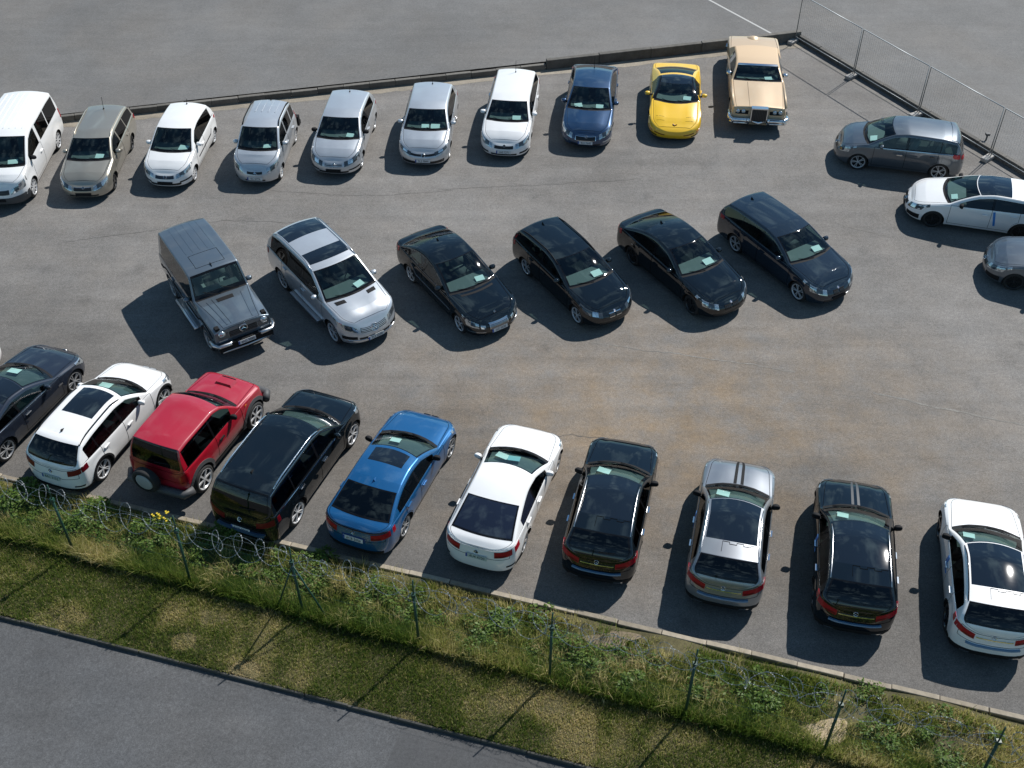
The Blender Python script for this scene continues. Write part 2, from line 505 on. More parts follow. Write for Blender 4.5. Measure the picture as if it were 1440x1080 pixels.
        if dm < d3:
            for k, (p, q) in enumerate(sp.get('sunroofs', [])):
                if p < dm < q and j >= sp.get('sunrow', 17): return 'sunroof%d' % k, M_ROOFG
            return 'roof', rm
        if dm < d4: 
            if sp.get('noback'): return 'roof', rm
            return 'rearwin', (M_FRIT if (dm > d4 - .05 or dm < d3 + .03 or j == 16) else gr)
        if dm < dt0 or True: return 'boot', pm
    parts = {}
    for i in range(n - 1):
        dm = (D[i] + D[i + 1]) / 2
        for J in range(42):
            j = J if J < 21 else 41 - J; s = 'L' if J < 21 else 'R'
            lb, m_ = label(dm, j)
            if lb.startswith('door') or lb.startswith('win') and lb != 'windshield': lb += s
            q = (i * 43 + J, i * 43 + J + 1, (i + 1) * 43 + J + 1, (i + 1) * 43 + J)
            parts.setdefault(lb, []).append((q if not flip else q[::-1], m_))
    Vf = G.reshape(-1, 3); Nf = N.reshape(-1, 3)
    # which winding points outwards
    q = parts['roof'][0][0]
    nn = np.cross(Vf[q[1]] - Vf[q[0]], Vf[q[2]] - Vf[q[0]])
    rev = nn[2] < 0
    NAMES = {'body': 'body', 'hood': 'bonnet', 'cowl': 'cowl_panel', 'windshield': 'windscreen', 'roof': 'roof', 'rearwin': 'rear_window', 'boot': sp.get('bootname', 'boot_lid')}
    c.ob = {}
    def make(lb, parent):
        fs = parts[lb]
        mats = []; mi = []; idx = {}; F = []; V = []
        for q, m_ in fs:
            if m_ not in mats: mats.append(m_)
            qq = q[::-1] if rev else q
            f = []
            for v in qq:
                if v not in idx: idx[v] = len(V); V.append(v)
                f.append(idx[v])
            F.append(tuple(f)); mi.append(mats.index(m_))
        nm = NAMES.get(lb) or ('door' if lb.startswith('door') else 'sunroof' if lb.startswith('sunroof') else 'side_window')
        me = bpy.data.meshes.new(nm)
        me.from_pydata([tuple(Vf[v]) for v in V], [], F)
        for m_ in mats: me.materials.append(m_)
        me.polygons.foreach_set('material_index', mi)
        me.polygons.foreach_set('use_smooth', [True] * len(F))
        me.update()
        me.normals_split_custom_set_from_vertices([tuple(Nf[v]) for v in V])
        c.ob[lb] = link(bpy.data.objects.new(nm, me), parent)
        return c.ob[lb]
    for lb in sorted(parts):
        if lb.startswith('win') and lb != 'windshield': continue
        make(lb, root)
    for lb in sorted(parts):
        if lb.startswith('win') and lb != 'windshield':
            k, s = lb[3:-1], lb[-1]
            par = c.ob.get('door%s%s' % (k, s), root)
            make(lb, par)
    # folded lip along the bottom edge and wheel arches, and floor pan
    V = []; F = []
    for s, J in ((0, 0), (1, 42)):
        b0 = len(V)
        for i in range(n):
            p = G[i, J]; V += [p + np.array([0, 0, 0.001]), (p[0], p[1] - math.copysign(min(.09, abs(p[1]) * .9), p[1] if abs(p[1]) > 1e-6 else 1), p[2] + .012)]
        for i in range(n - 1):
            q = (b0 + 2 * i, b0 + 2 * i + 2, b0 + 2 * i + 3, b0 + 2 * i + 1); F.append(q if s == 0 else q[::-1])
    mesh('underbody_lip', V, F, M_HOLE, None, root)
    b = MB()
    b.box((xf - L / 2, 0, .40), (L / 2 - .32, W2 - .30, .18))
    b.box((0, 0, .36), (wb / 2 - Rr - .01, W2 * .90, .12))
    b.box((xf - (d1 + d4) / 2, 0, (zbf - .28 + .5) / 2), ((d4 - d1) / 2 - .05, W2 * .86, (zbf - .28 - .5) / 2))
    for a in (wb / 2, -wb / 2): b.box((a, 0, .55), (Rr * .98, W2 - .31, .16))
    for a in (wb / 2, -wb / 2):            # wheel-arch liners
        for s in (1, -1):
            V = []; F = []
            for k in range(15):
                th = R_(-14) + R_(208) * k / 14
                for y in (W2 * .40, W2 - .07): V.append((a + (Rr + .012) * math.cos(th), s * y, r + (Rr + .012) * math.sin(th)))
            for k in range(14): F.append((2 * k, 2 * k + 1, 2 * k + 3, 2 * k + 2))
            b.add(V, F)
    b.build('underbody', M_HOLE, root)
    # panel gaps
    V = []; F = []
    def grp(lb):
        lb = lb.rstrip('LR') if lb.startswith('door') else lb
        return lb if (lb[:4] in ('door', 'hood', 'boot', 'body', 'cowl') or lb.startswith('sunr')) else None
    own = {}
    for i in range(n - 1):
        for J in range(42):
            j = J if J < 21 else 41 - J
            own[(i, J)] = grp(label((D[i] + D[i + 1]) / 2, j)[0])
    def strip(p, q, sp_, sq_, np_, nq_, hw=.0055):
        k = len(V)
        V.extend([p - sp_ * hw + np_ * .003, p + sp_ * hw + np_ * .003, q + sq_ * hw + nq_ * .003, q - sq_ * hw + nq_ * .003]); F.append((k, k + 1, k + 2, k + 3))
    def un(v): return v / max(np.linalg.norm(v), 1e-9)
    for i in range(n - 1):
        for J in range(42):
            o1 = own[(i, J)]
            if i + 1 < n - 1:
                o2 = own[(i + 1, J)]
                if o1 and o2 and o1 != o2 and 'cowl' not in (o1, o2):
                    strip(G[i + 1, J], G[i + 1, J + 1], un(G[i + 2, J] - G[i, J]), un(G[i + 2, J + 1] - G[i, J + 1]), N[i + 1, J], N[i + 1, J + 1])
            if J + 1 < 42:
                o2 = own[(i, J + 1)]
                if o1 and o2 and o1 != o2 and 'cowl' not in (o1, o2):
                    strip(G[i, J + 1], G[i + 1, J + 1], un(G[i, J + 2] - G[i, J]), un(G[i + 1, J + 2] - G[i + 1, J]), N[i, J + 1], N[i + 1, J + 1])
    if F: tag(mesh('panel_gaps', V, F, M_SEAM, None, root), None, None, None, 'stuff')
    # wheels
    tr = W2 - .15 + sp.get('track', 0)
    for a in (wb / 2, -wb / 2):
        for s in (1, -1):
            h = bpy.data.objects.new('wheel', WH['hub']); link(h, root)
            h.location = (a, s * (tr), r); h.scale = (r, r * sp.get('tw', 1), r); h.rotation_euler = (0, 0, 0 if s > 0 else PI)
            t = link(bpy.data.objects.new('tyre', WH['tyre']), h); rm_ = link(bpy.data.objects.new('rim', WH[sp['rim']]), h)
    # cabin: dashboard, seats, wheel
    zc = hood[-1][1]
    b = MB()
    xd = xf - d1 + .06; b.box((xd - .28, 0, zc - .16), (.30, W2 * .78, .13), 0, None, .96)
    b.build('dashboard', M_DASH, root)
    seat = SEATB_ if sp.get('beige') else SEAT
    zf = zbf - .46
    xs = max(xf - d1 - 1.22 + sp.get('seatx', 0), xf - d3 + .42)
    lowz = lambda x: min(zf, T(xf - x + .46) - .97, T(xf - x + .40) - .97)
    for y in (.36, -.36): inst(seat, 'seat', root, Matrix.Translation((xs, y, lowz(xs))))
    if sp.get('rearseat', 1) and d3 - d1 > 1.9:
        xq = max(xs - .85, xf - d3 + .36)
        for y in (.34, -.34): inst(seat, 'seat', root, Matrix.Translation((xq, y, min(zf - .07, lowz(xq)))))
    inst(STEER, 'steering_wheel', root, Matrix.Translation((xd - .66, .36, zc - .06)) @ Matrix.Rotation(R_(-25), 4, 'Y'))
    # door mirrors
    mm = mirror_mesh(sp.get('mirror', pm))
    dm = d1 + sp.get('mird', .42)
    i = int(np.argmin(np.abs(np.array(D) - dm)))
    for s, J in ((1, 8), (-1, 34)):
        p = G[i, J]
        o = inst(mm, 'door_mirror', root, Matrix.Translation((p[0] + .02, p[1] + s * (.09 + sp.get('mirout', 0)), p[2] + .075)) @ Matrix.Rotation(s * R_(-8), 4, 'Z'))
        b = MB(); b.box((p[0] + .03, p[1] + s * .02, p[2] + .03), (.035, .06, .02)); b.build('mirror_arm', M_BLACK, root)
    # door handles
    for k, (p, q) in enumerate(doors):
        i = int(np.argmin(np.abs(np.array(D) - (q - .17))))
        for s, J in (('L', 5), ('R', 37)):
            pos = G[i, J] + N[i, J] * .02
            o = c.ob.get('door%d%s' % (k, s))
            if o is None: continue
            b = MB(); b.box(pos, (.095, .017, .018)); b.build('door_handle', sp.get('handle', pm), o)
    return c
# ---- sampling the finished skin so that lamps, grilles, badges sit on it
def vrow(v):
    if v <= 1: return float(np.interp(v, TS, range(8)))
    if v <= 2: return 7 + (v - 1) * 9
    return 16 + (v - 2) * 5
def samp(c, ci, rj, s):
    J = rj if s >= 0 else 42 - rj
    i0 = int(min(max(math.floor(ci), 0), c.n - 2)); j0 = int(min(max(math.floor(J), 0), 41)); a = ci - i0; b = J - j0
    P = lambda A: (A[i0, j0] * (1 - a) * (1 - b) + A[i0 + 1, j0] * a * (1 - b) + A[i0, j0 + 1] * (1 - a) * b + A[i0 + 1, j0 + 1] * a * b)
    p = P(c.G); n = P(c.N); l = np.linalg.norm(n)
    return p, n / max(l, 1e-9)
def cidx(c, d): return float(np.interp(d, c.D, range(c.n)))
def capcol(c, f, end):
    """column at which the plan half-width is f of full; f>1 goes metres along the side"""
    f = abs(f)
    if end == 'f':
        if f >= 1: return cidx(c, c.af + (f - 1))
        ds = [d for d in c.D if d <= c.af + 1e-6]; ws = [c.cap(d) for d in ds]
        return float(np.interp(f, ws, range(len(ds))))
    if f >= 1: return cidx(c, c.L - c.ar - (f - 1))
    k0 = next(k for k, d in enumerate(c.D) if d >= c.L - c.ar - 1e-6)
    ws = [c.cap(d) for d in c.D[k0:]][::-1]
    return c.n - 1 - float(np.interp(f, ws, range(len(ws))))
def patch(c, name, m, end, f0, f1, v0, v1, off=.008, parent=None, nu=8, nv=5, shape=None, skirt=.02):
    """a lens, grille or strip moulded on the skin. end 'f'/'r': f = share of half-width; end 'x': f = metres behind nose"""
    P = []; K = []
    for a in range(nu + 1):
        for b in range(nv + 1):
            u, w = a / nu, b / nv
            ff0, ff1, vv0, vv1 = f0, f1, v0, v1
            if shape: ff0, ff1, vv0, vv1 = shape(u, w, f0, f1, v0, v1)
            f = ff0 + (ff1 - ff0) * u; v = vv0 + (vv1 - vv0) * w
            if end == 'x': p, n = samp(c, cidx(c, abs(f)), vrow(abs(v)), 1 if v >= 0 else -1)
            elif end == 't':   # roof/bonnet: f metres behind nose, v = signed share of the top half-width
                rr = 16 + float(np.interp(1 - abs(v), [1 - y for y in [1] + YF], range(6)))
                p, n = samp(c, cidx(c, f), rr, 1 if v >= 0 else -1)
            else: p, n = samp(c, capcol(c, f, end), vrow(v), 1 if f >= 0 else -1)
            P.append(p + n * off); K.append(p - n * skirt)
    V = P + P + K; F = []; m1 = nv + 1; N0 = len(P)
    for a in range(nu):
        for b in range(nv): F.append((a * m1 + b, (a + 1) * m1 + b, (a + 1) * m1 + b + 1, a * m1 + b + 1))
    ring = [a * m1 for a in range(nu)] + [nu * m1 + b for b in range(nv)] + [a * m1 + nv for a in range(nu, 0, -1)] + [b for b in range(nv, 0, -1)]
    for k in range(len(ring)):
        p, q = ring[k], ring[(k + 1) % len(ring)]; F.append((q + N0, p + N0, p + 2 * N0, q + 2 * N0))
    # orientation
    p0, p1, p2 = (np.array(V[F[0][k]]) for k in range(3))
    ctr = np.mean(P, 0); nrm = np.cross(p1 - p0, p2 - p0); kk = np.mean(K, 0)
    if np.dot(nrm, ctr - kk) < 0: F = [f[::-1] for f in F]
    o = mesh(name, V, F, m, None, parent or c.root, True)
    return o
def frame_at(c, end, f, v, s=1):
    p, n = samp(c, capcol(c, f, end), vrow(v), s)
    z = Vector(n).normalized(); y = Vector((0, 1, 0)) if end == 'f' else Vector((0, -1, 0))
    x = y; u = z.cross(x).normalized(); x = u.cross(z)
    return Matrix(((x.x, u.x, z.x, p[0]), (x.y, u.y, z.y, p[1]), (x.z, u.z, z.z, p[2]), (0, 0, 0, 1)))
def plate(c, end, v, txt, out=.02, dark=False, m=None, fy=0.0):
    p, n = samp(c, capcol(c, .02, end), vrow(v), 1)
    sx = 1 if end == 'f' else -1
    M = Matrix.Translation((p[0] + sx * out, fy, p[2])) @ Matrix.Rotation(sx * PI / 2, 4, 'Z') @ Matrix.Rotation(PI / 2 - R_(10), 4, 'X')
    b = MB(); b.box((0, 0, 0), (.26, .056, .006), 0)
    if not dark: b.box((-.239, 0, .0045), (.021, .052, .004), 1)
    o = b.build('number_plate', [m or (M_BLACK if dark else M_PLATE), M_PLATEB], c.root); o.matrix_local = M
    if txt and not dark:
        t = text_mesh(txt, .105); q = inst(t, 'plate_lettering', o, Matrix.Translation((.022, -.004, .0075)) @ Matrix.Scale(.92, 4, (1, 0, 0))); q['kind'] = 'stuff'
    return o
def star(c, M, r, parent=None, name='star_badge'):
    b = MB()
    b.tube([(r * math.cos(a), r * math.sin(a), .006) for a in [2 * PI * k / 20 for k in range(21)]], r * .10, 5, 0, False)
    for k in range(3):
        a = PI / 2 + 2 * PI * k / 3; t = Vector((math.cos(a), math.sin(a), 0)); s = Vector((-t.y, t.x, 0)) * r * .17
        b.add([(0, 0, .022), tuple(t * r * .95 + Vector((0, 0, .008))), tuple(s + t * r * .1 + Vector((0, 0, .006))), tuple(-s + t * r * .1 + Vector((0, 0, .006)))], [(0, 2, 1), (0, 1, 3)])
    o = b.build(name, M_CHROME, parent or c.root); o.matrix_local = M; return o
def ring_badge(c, M, r, kind, parent=None):
    b = MB()
    b.tube([(r * math.cos(a), r * math.sin(a), .005) for a in [2 * PI * k / 18 for k in range(19)]], r * .11, 5, 0, False)
    n = 16; b.add([(0, 0, .004)] + [(r * .95 * math.cos(2 * PI * k / n), r * .95 * math.sin(2 * PI * k / n), .003) for k in range(n)], [(0, k + 1, (k + 1) % n + 1) for k in range(n)], 1)
    if kind == 'vw':
        for pts in ([(-.45, .8), (0, .05), (.45, .8)], [(-.88, .3), (-.42, -.75), (0, -.0), (.42, -.75), (.88, .3)]):
            b.tube([(x * r, y * r, .009) for x, y in pts], r * .09, 4, 0)
    elif kind == 'quarter':
        for q, mi in ((0, 2), (1, 3), (2, 2), (3, 3)):
            a0 = q * PI / 2; b.add([(0, 0, .008)] + [(r * .6 * math.cos(a0 + t * PI / 8), r * .6 * math.sin(a0 + t * PI / 8), .008) for t in range(5)], [(0, k + 1, k + 2) for k in range(4)], mi)
    elif kind == 'wing':
        b.tube([(-.5 * r, -.4 * r, .009), (-.1 * r, .45 * r, .009), (.5 * r, .5 * r, .009)], r * .12, 4, 0)
    elif kind == 'oval':
        b.tube([(-.5 * r, .5 * r, .009), (0, -.5 * r, .009), (.55 * r, .45 * r, .009)], r * .12, 4, 0)
    o = b.build('badge', [M_CHROME, M_BLACK, M_PLATEB, M_PLATE], parent or c.root); o.matrix_local = M; return o
def antenna(c, d, kind='fin', m=None):
    p, n = samp(c, cidx(c, d), 21, 1); b = MB()
    if kind == 'fin':
        V = [(.09, 0, 0), (-.06, -.03, 0), (-.06, .03, 0), (-.07, 0, .065), (-.045, 0, .07)]
        b.add([(x, y, z) for x, y, z in V], [(0, 4, 1), (0, 2, 4), (4, 3, 1), (4, 2, 3), (1, 3, 2)])
    else:
        b.box((0, 0, .012), (.035, .02, .014)); b.tube([(0, 0, .02), (-.09, 0, .16 if kind == 'stub' else .42)], .008, 5)
    o = b.build('aerial', m or M_BLACK, c.root); o.location = (p[0], p[1], p[2] - .004); return o
def rails(c, da, db, m, up=.045, row=15.2, rad=.017):
    for s in (1, -1):
        pts = []
        for t in np.linspace(0, 1, 12):
            p, n = samp(c, cidx(c, da + (db - da) * t), row, s)
            e = min(1, 6 * min(t, 1 - t)); pts.append(p + np.array([0, 0, up * e]) )
        b = MB(); b.tube(pts, rad, 6); b.build('roof_rail', m, c.root, True)
def arch_trim(c, m, w_=.06, both=True):
    sp = c.sp; r = sp['r']; Rr = sp.get('arch', r * 1.12)
    for a in (sp['fo'], sp['fo'] + sp['wb']):
        for s in (1, -1):
            V = []; F = []
            for k in range(19):
                th = R_(-8) + R_(196) * k / 18
                for q in (0, 1):
                    rad = Rr - .004 + (w_ + .004) * q
                    d = a + rad * math.cos(th); z = r + rad * math.sin(th)
                    ci = cidx(c, d); i = int(round(ci)); col = c.G[i, :9]
                    y = float(np.interp(z, col[:, 2], col[:, 1])) if z > col[0, 2] else col[0, 1]
                    V += [(c.xf - d, s * (y + .012), z), (c.xf - d, s * (y - .03), z)]
            for k in range(18):
                b0 = 4 * k
                F += [(b0, b0 + 2, b0 + 6, b0 + 4), (b0 + 2, b0 + 3, b0 + 7, b0 + 6), (b0 + 1, b0, b0 + 4, b0 + 5)]
            if s > 0: F = [f[::-1] for f in F]
            mesh('arch_trim', V, F, m, None, c.root, False)
def wipers(c):
    d1 = c.sp['d1']; b = MB()
    for y0, y1, in ((.55, .05), (-.02, -.52)):
        pts = []
        for t in np.linspace(0, 1, 5):
            y = y0 + (y1 - y0) * t; ye = abs(c.G[int(cidx(c, d1)), 16, 1]); v = y / ye
            rr = 16 + float(np.interp(1 - abs(v), [1 - q for q in [1] + YF], range(6)))
            p, n = samp(c, cidx(c, d1 - .03 + .10 * t), rr, 1 if v >= 0 else -1); pts.append(p + n * .018)
        b.tube(pts, .009, 4)
    b.build('wiper', M_BLACK, c.root)
def rear_wiper(c):
    d4 = c.sp['d4']; pts = []
    for t in np.linspace(0, 1, 4):
        p, n = samp(c, cidx(c, d4 - .03 - .02 * t), 21 - 2.2 * t, -1); pts.append(p + n * .015)
    b = MB(); b.tube(pts, .01, 4); b.build('rear_wiper', M_BLACK, c.root)
def paper(c, who, y=.36, tilt=0.):
    rp = random.Random(who + str(y)); tilt += rp.uniform(-.22, .22); y += rp.uniform(-.07, .05); k = rp.uniform(.85, 1.12)
    sp = c.sp; z = sp['hood'][-1][1]; x = c.xf - sp['d1'] - .13
    M = c.root.matrix_basis @ Matrix.Translation((x, y, z + .015)) @ Matrix.Rotation(tilt, 4, 'Z') @ Matrix.Rotation(R_(14), 4, 'Y')
    b = MB(); b.box((0, 0, 0), (.105 * k, .15 * k, .0012))
    o = b.build('paper_sheet', M_PAPER); o.matrix_world = M
    tag(o, 'white paper sheet behind the windscreen of the ' + who, 'paper', 'paper sheets on the dashboards')
    return o

# ------------------------------------------------------------------ the setting
def ky(x): return 16.02 - .2925 * x           # front kerb line
def gy(x): return 12.18 - .284 * x            # far edge of the grass strip (service road)
def fy(x): return 13.98 - .311 * x            # wire fence line
def uy(x): return 41.20 + .218 * x            # back kerb line (upper lot)
CX, CY = 11.80, 43.95                         # corner of the upper lot kerb
RD = Vector((6.04, -10.3, 0)).normalized()    # direction of the right kerb
def asphalt(name, base, var=.25, brown=0, streak=.15, speck=.5, seed=0, lines=True):
    m, t, b = newmat(name); N, L = t.nodes, t.links
    tc = N.new('ShaderNodeTexCoord')
    mp = N.new('ShaderNodeMapping'); mp.inputs['Location'].default_value = (seed * 7.3, seed * 3.1, seed)
    L.new(tc.outputs['Object'], mp.inputs['Vector'])
    def noise(sc, det, rough=.6, vec=None, dist=0):
        n = N.new('ShaderNodeTexNoise'); n.inputs['Scale'].default_value = sc; n.inputs['Detail'].default_value = det; n.inputs['Roughness'].default_value = rough; n.inputs['Distortion'].default_value = dist
        L.new(vec or mp.outputs[0], n.inputs['Vector']); return n.outputs['Fac']
    def rng(s, a, c, lo, hi):
        r = N.new('ShaderNodeMapRange'); r.inputs['From Min'].default_value = a; r.inputs['From Max'].default_value = c; r.inputs['To Min'].default_value = lo; r.inputs['To Max'].default_value = hi
        L.new(s, r.inputs['Value']); return r.outputs[0]
    def mul(a, c):
        r = N.new('ShaderNodeMath'); r.operation = 'MULTIPLY'; L.new(a, r.inputs[0]); L.new(c, r.inputs[1]); return r.outputs[0]
    big = rng(noise(.16, 5), .3, .7, 1 - var, 1 + var)
    mid = rng(noise(1.1, 6, .65), .25, .75, 1 - var * .75, 1 + var * .75)
    fine = rng(noise(26, 3, .8), .25, .75, 1 - speck * .8, 1 + speck * .8)
    grit = mul(rng(noise(75, 2, .7), .2, .8, 1 - speck, 1 + speck), rng(noise(9, 4, .8), .25, .75, 1 - speck * .45, 1 + speck * .45))
    st = N.new('ShaderNodeMapping'); st.inputs['Scale'].default_value = (.12, 1.5, 1); st.inputs['Rotation'].default_value = (0, 0, R_(-14 + 30 * (seed % 2)))
    L.new(mp.outputs[0], st.inputs['Vector'])
    sk = rng(noise(1.3, 6, .6, st.outputs[0], .5), .3, .7, 1 - streak, 1 + streak)
    v = mul(mul(mul(big, mid), mul(fine, grit)), sk)
    if name == 'lot asphalt':
        vs = N.new('ShaderNodeTexVoronoi'); vs.inputs['Scale'].default_value = .55; L.new(mp.outputs[0], vs.inputs['Vector'])
        wob = N.new('ShaderNodeMath'); wob.operation = 'MULTIPLY_ADD'; wob.inputs[1].default_value = .35; L.new(noise(5, 4), wob.inputs[0]); L.new(vs.outputs['Distance'], wob.inputs[2])
        v = mul(v, rng(wob.outputs[0], .20, .34, .80, 1.0))
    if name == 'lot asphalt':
        # front bays darker than the aisle: dirtier asphalt plus lens vignetting painted into the colour
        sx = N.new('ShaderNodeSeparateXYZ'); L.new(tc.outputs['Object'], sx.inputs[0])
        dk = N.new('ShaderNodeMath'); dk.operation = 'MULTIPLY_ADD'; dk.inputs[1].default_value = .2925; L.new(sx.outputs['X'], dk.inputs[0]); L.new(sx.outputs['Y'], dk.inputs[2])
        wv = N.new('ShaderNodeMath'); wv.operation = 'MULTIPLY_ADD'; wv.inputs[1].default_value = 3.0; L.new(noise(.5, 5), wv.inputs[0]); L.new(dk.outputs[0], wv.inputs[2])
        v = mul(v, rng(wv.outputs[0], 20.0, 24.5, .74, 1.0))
    if lines:
        vo = N.new('ShaderNodeTexVoronoi'); vo.feature = 'DISTANCE_TO_EDGE'; vo.inputs['Scale'].default_value = .13
        wp = N.new('ShaderNodeVectorMath'); wp.operation = 'ADD'
        nn = N.new('ShaderNodeTexNoise'); nn.inputs['Scale'].default_value = .7; nn.inputs['Detail'].default_value = 5
        L.new(mp.outputs[0], nn.inputs['Vector']); L.new(mp.outputs[0], wp.inputs[0]); L.new(nn.outputs['Color'], wp.inputs[1]); L.new(wp.outputs[0], vo.inputs['Vector'])
        ck = rng(vo.outputs['Distance'], .0, .004, .90, 1.0); v = mul(v, ck)
    mx = N.new('ShaderNodeMix'); mx.data_type = 'RGBA'; mx.blend_type = 'MIX'
    mx.inputs['A'].default_value = (*base, 1); mx.inputs['B'].default_value = (base[0] * 1.36, base[1] * 1.0, base[2] * .62, 1)
    if brown:
        g = N.new('ShaderNodeVectorMath'); g.operation = 'DISTANCE'; g.inputs[1].default_value = (4.5, 21.5, 0)
        sc = N.new('ShaderNodeVectorMath'); sc.operation = 'MULTIPLY'; sc.inputs[1].default_value = (1, 1.7, 1); L.new(tc.outputs['Object'], sc.inputs[0]); g.inputs[1].default_value = (4.5, 21.5 * 1.7, 0)
        L.new(sc.outputs[0], g.inputs[0])
        fall = rng(g.outputs['Value'], 1.0, 11.0, 1.0, .12)
        L.new(mul(fall, rng(noise(.8, 7, .7), .32, .68, .15, brown)), mx.inputs['Factor'])
    else: L.new(rng(noise(.35, 5), .4, .75, 0, .12), mx.inputs['Factor'])
    mv = N.new('ShaderNodeVectorMath'); mv.operation = 'SCALE'; L.new(mx.outputs['Result'], mv.inputs[0]); L.new(v, mv.inputs['Scale'])
    L.new(mv.outputs[0], b.inputs['Base Color']); b.inputs['Roughness'].default_value = .82; b.inputs['Specular IOR Level'].default_value = .3
    bp = N.new('ShaderNodeBump'); bp.inputs['Strength'].default_value = .6; bp.inputs['Distance'].default_value = .008
    L.new(noise(60, 3, .8), bp.inputs['Height']); L.new(bp.outputs[0], b.inputs['Normal'])
    MATS[name] = m; return m
def concrete(name, base, var=.3, green=0.0):
    if name in MATS: return MATS[name]
    m, t, b = newmat(name); N, L = t.nodes, t.links
    tc = N.new('ShaderNodeTexCoord')
    n = N.new('ShaderNodeTexNoise'); n.inputs['Scale'].default_value = 3.5; n.inputs['Detail'].default_value = 8; n.inputs['Roughness'].default_value = .7
    L.new(tc.outputs['Object'], n.inputs['Vector'])
    oi = N.new('ShaderNodeObjectInfo')
    cr = N.new('ShaderNodeValToRGB'); cr.color_ramp.elements[0].position = .3; cr.color_ramp.elements[1].position = .72
    cr.color_ramp.elements[0].color = (*[c * (1 - var) for c in base], 1); cr.color_ramp.elements[1].color = (*[c * (1 + var) for c in base], 1)
    L.new(n.outputs['Fac'], cr.inputs[0])
    mr = N.new('ShaderNodeMapRange'); mr.inputs['To Min'].default_value = .78; mr.inputs['To Max'].default_value = 1.18; L.new(oi.outputs['Random'], mr.inputs['Value'])
    mv = N.new('ShaderNodeVectorMath'); mv.operation = 'SCALE'; L.new(cr.outputs[0], mv.inputs[0]); L.new(mr.outputs[0], mv.inputs['Scale'])
    L.new(mv.outputs[0], b.inputs['Base Color']); b.inputs['Roughness'].default_value = .9
    bp = N.new('ShaderNodeBump'); bp.inputs['Strength'].default_value = .5; bp.inputs['Distance'].default_value = .01; L.new(n.outputs['Fac'], bp.inputs['Height']); L.new(bp.outputs[0], b.inputs['Normal'])
    MATS[name] = m; return m
def poly(name, pts, z, m, kind='structure'):
    o = mesh(name, [(x, y, z) for x, y in pts], [tuple(range(len(pts)))], m); return tag(o, None, None, None, kind)
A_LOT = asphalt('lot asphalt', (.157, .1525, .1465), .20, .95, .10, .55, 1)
A_UP = asphalt('upper lot asphalt', (.141, .139, .1355), .13, 0, .05, .35, 2, False)
A_ROAD = asphalt('service road asphalt', (.084, .087, .091), .18, 0, .06, .45, 4, False)
A_PATCH = asphalt('road patch asphalt', (.072, .074, .077), .14, 0, .04, .30, 7, False)
M_SOIL = asphalt('strip soil', (.080, .072, .032), .3, 0, .1, .5, 9, False)
poly('ground', [(-900, -900), (900, -900), (900, 1500), (-900, 1500)], -.35, A_ROAD)
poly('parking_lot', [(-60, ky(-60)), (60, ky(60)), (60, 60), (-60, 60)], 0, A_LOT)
# upper lot, a step higher behind the back kerb and the fence
UZ = .20
e1 = Vector((1, .218, 0)).normalized()
poly('upper_lot', [(-60, uy(-60) + .085), (CX + .12, CY + .18), (CX + .16 + RD.x * 60, CY + .1 + RD.y * 60), (120, 0), (120, 160), (-120, 160), (-120, 28)], UZ, A_UP)
poly('service_road', [(-60, gy(-60)), (60, gy(60)), (60, -60), (-60, -60)], -.10, A_ROAD)
poly('road_patch', [(-2.30, gy(-2.3) - .0), (-2.72, 11.5), (-3.0, 9.0), (20, 3.0), (20, gy(20))], -.096, A_PATCH)
# grass strip base, gently uneven
V = []; F = []; nx, ny = 160, 14
rnd = random.Random(3)
for i in range(nx + 1):
    x = -24 + 46 * i / nx
    for j in range(ny + 1):
        t = j / ny; y = (gy(x) + .02) * (1 - t) + (ky(x) - .13) * t
        z = -.03 + .05 * math.sin(x * 1.7 + t * 5) * math.sin(x * .63 + 2 * t) + .05 * math.sin(PI * t)
        V.append((x, y, min(z, .06)))
for i in range(nx):
    for j in range(ny):
        a = i * (ny + 1) + j; F.append((a, a + ny + 1, a + ny + 2, a + 1))
tag(mesh('grass_verge', V, F, M_SOIL, None, None, True), None, None, None, 'structure')
def gz(x, y):
    t = min(max((y - gy(x)) / (ky(x) - gy(x)), 0), 1)
    return min(-.03 + .05 * math.sin(x * 1.7 + t * 5) * math.sin(x * .63 + 2 * t) + .05 * math.sin(PI * t), .06)
# kerbs built stone by stone
M_KERB = concrete('weathered kerb concrete', (.30, .26, .20), .3)
M_KERB2 = concrete('shadow toned kerb concrete', (.07, .068, .06), .35)  # verge edging toned dark, painting in the shadow line of the step
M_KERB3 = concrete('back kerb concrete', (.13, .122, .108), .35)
def stone_mesh(l, w, h, name):
    bm = bmesh.new(); bmesh.ops.create_cube(bm, size=1)
    for v in bm.verts: v.co = Vector((v.co.x * l, v.co.y * w, v.co.z * h))
    bmesh.ops.bevel(bm, geom=bm.edges[:], offset=.012, segments=1, affect='EDGES')
    me = bpy.data.meshes.new(name); bm.to_mesh(me); bm.free(); return me
def kerb(name, p0, p1, w, top, depth, m, l=1.0, seed=0, piece='kerb_stone'):
    rr = random.Random(seed); p0, p1 = Vector(p0), Vector(p1); d = p1 - p0; n = int(round(d.length / l)); l = d.length / n; a = math.atan2(d.y, d.x)
    root = empty(name, (p0.x, p0.y, 0)); tag(root, None, None, None, 'structure')
    me = stone_mesh(l - .012, w, depth, piece); me.materials.append(m)
    for k in range(n):
        p = p0 + d.normalized() * (l * (k + .5)) - p0
        o = bpy.data.objects.new(piece, me); link(o, root)
        o.location = (p.x + rr.uniform(-.008, .008), p.y + rr.uniform(-.01, .01), top - depth / 2 + rr.uniform(-.012, .008)); o.rotation_euler = (rr.uniform(-.02, .02), 0, a + rr.uniform(-.008, .008))
    return root
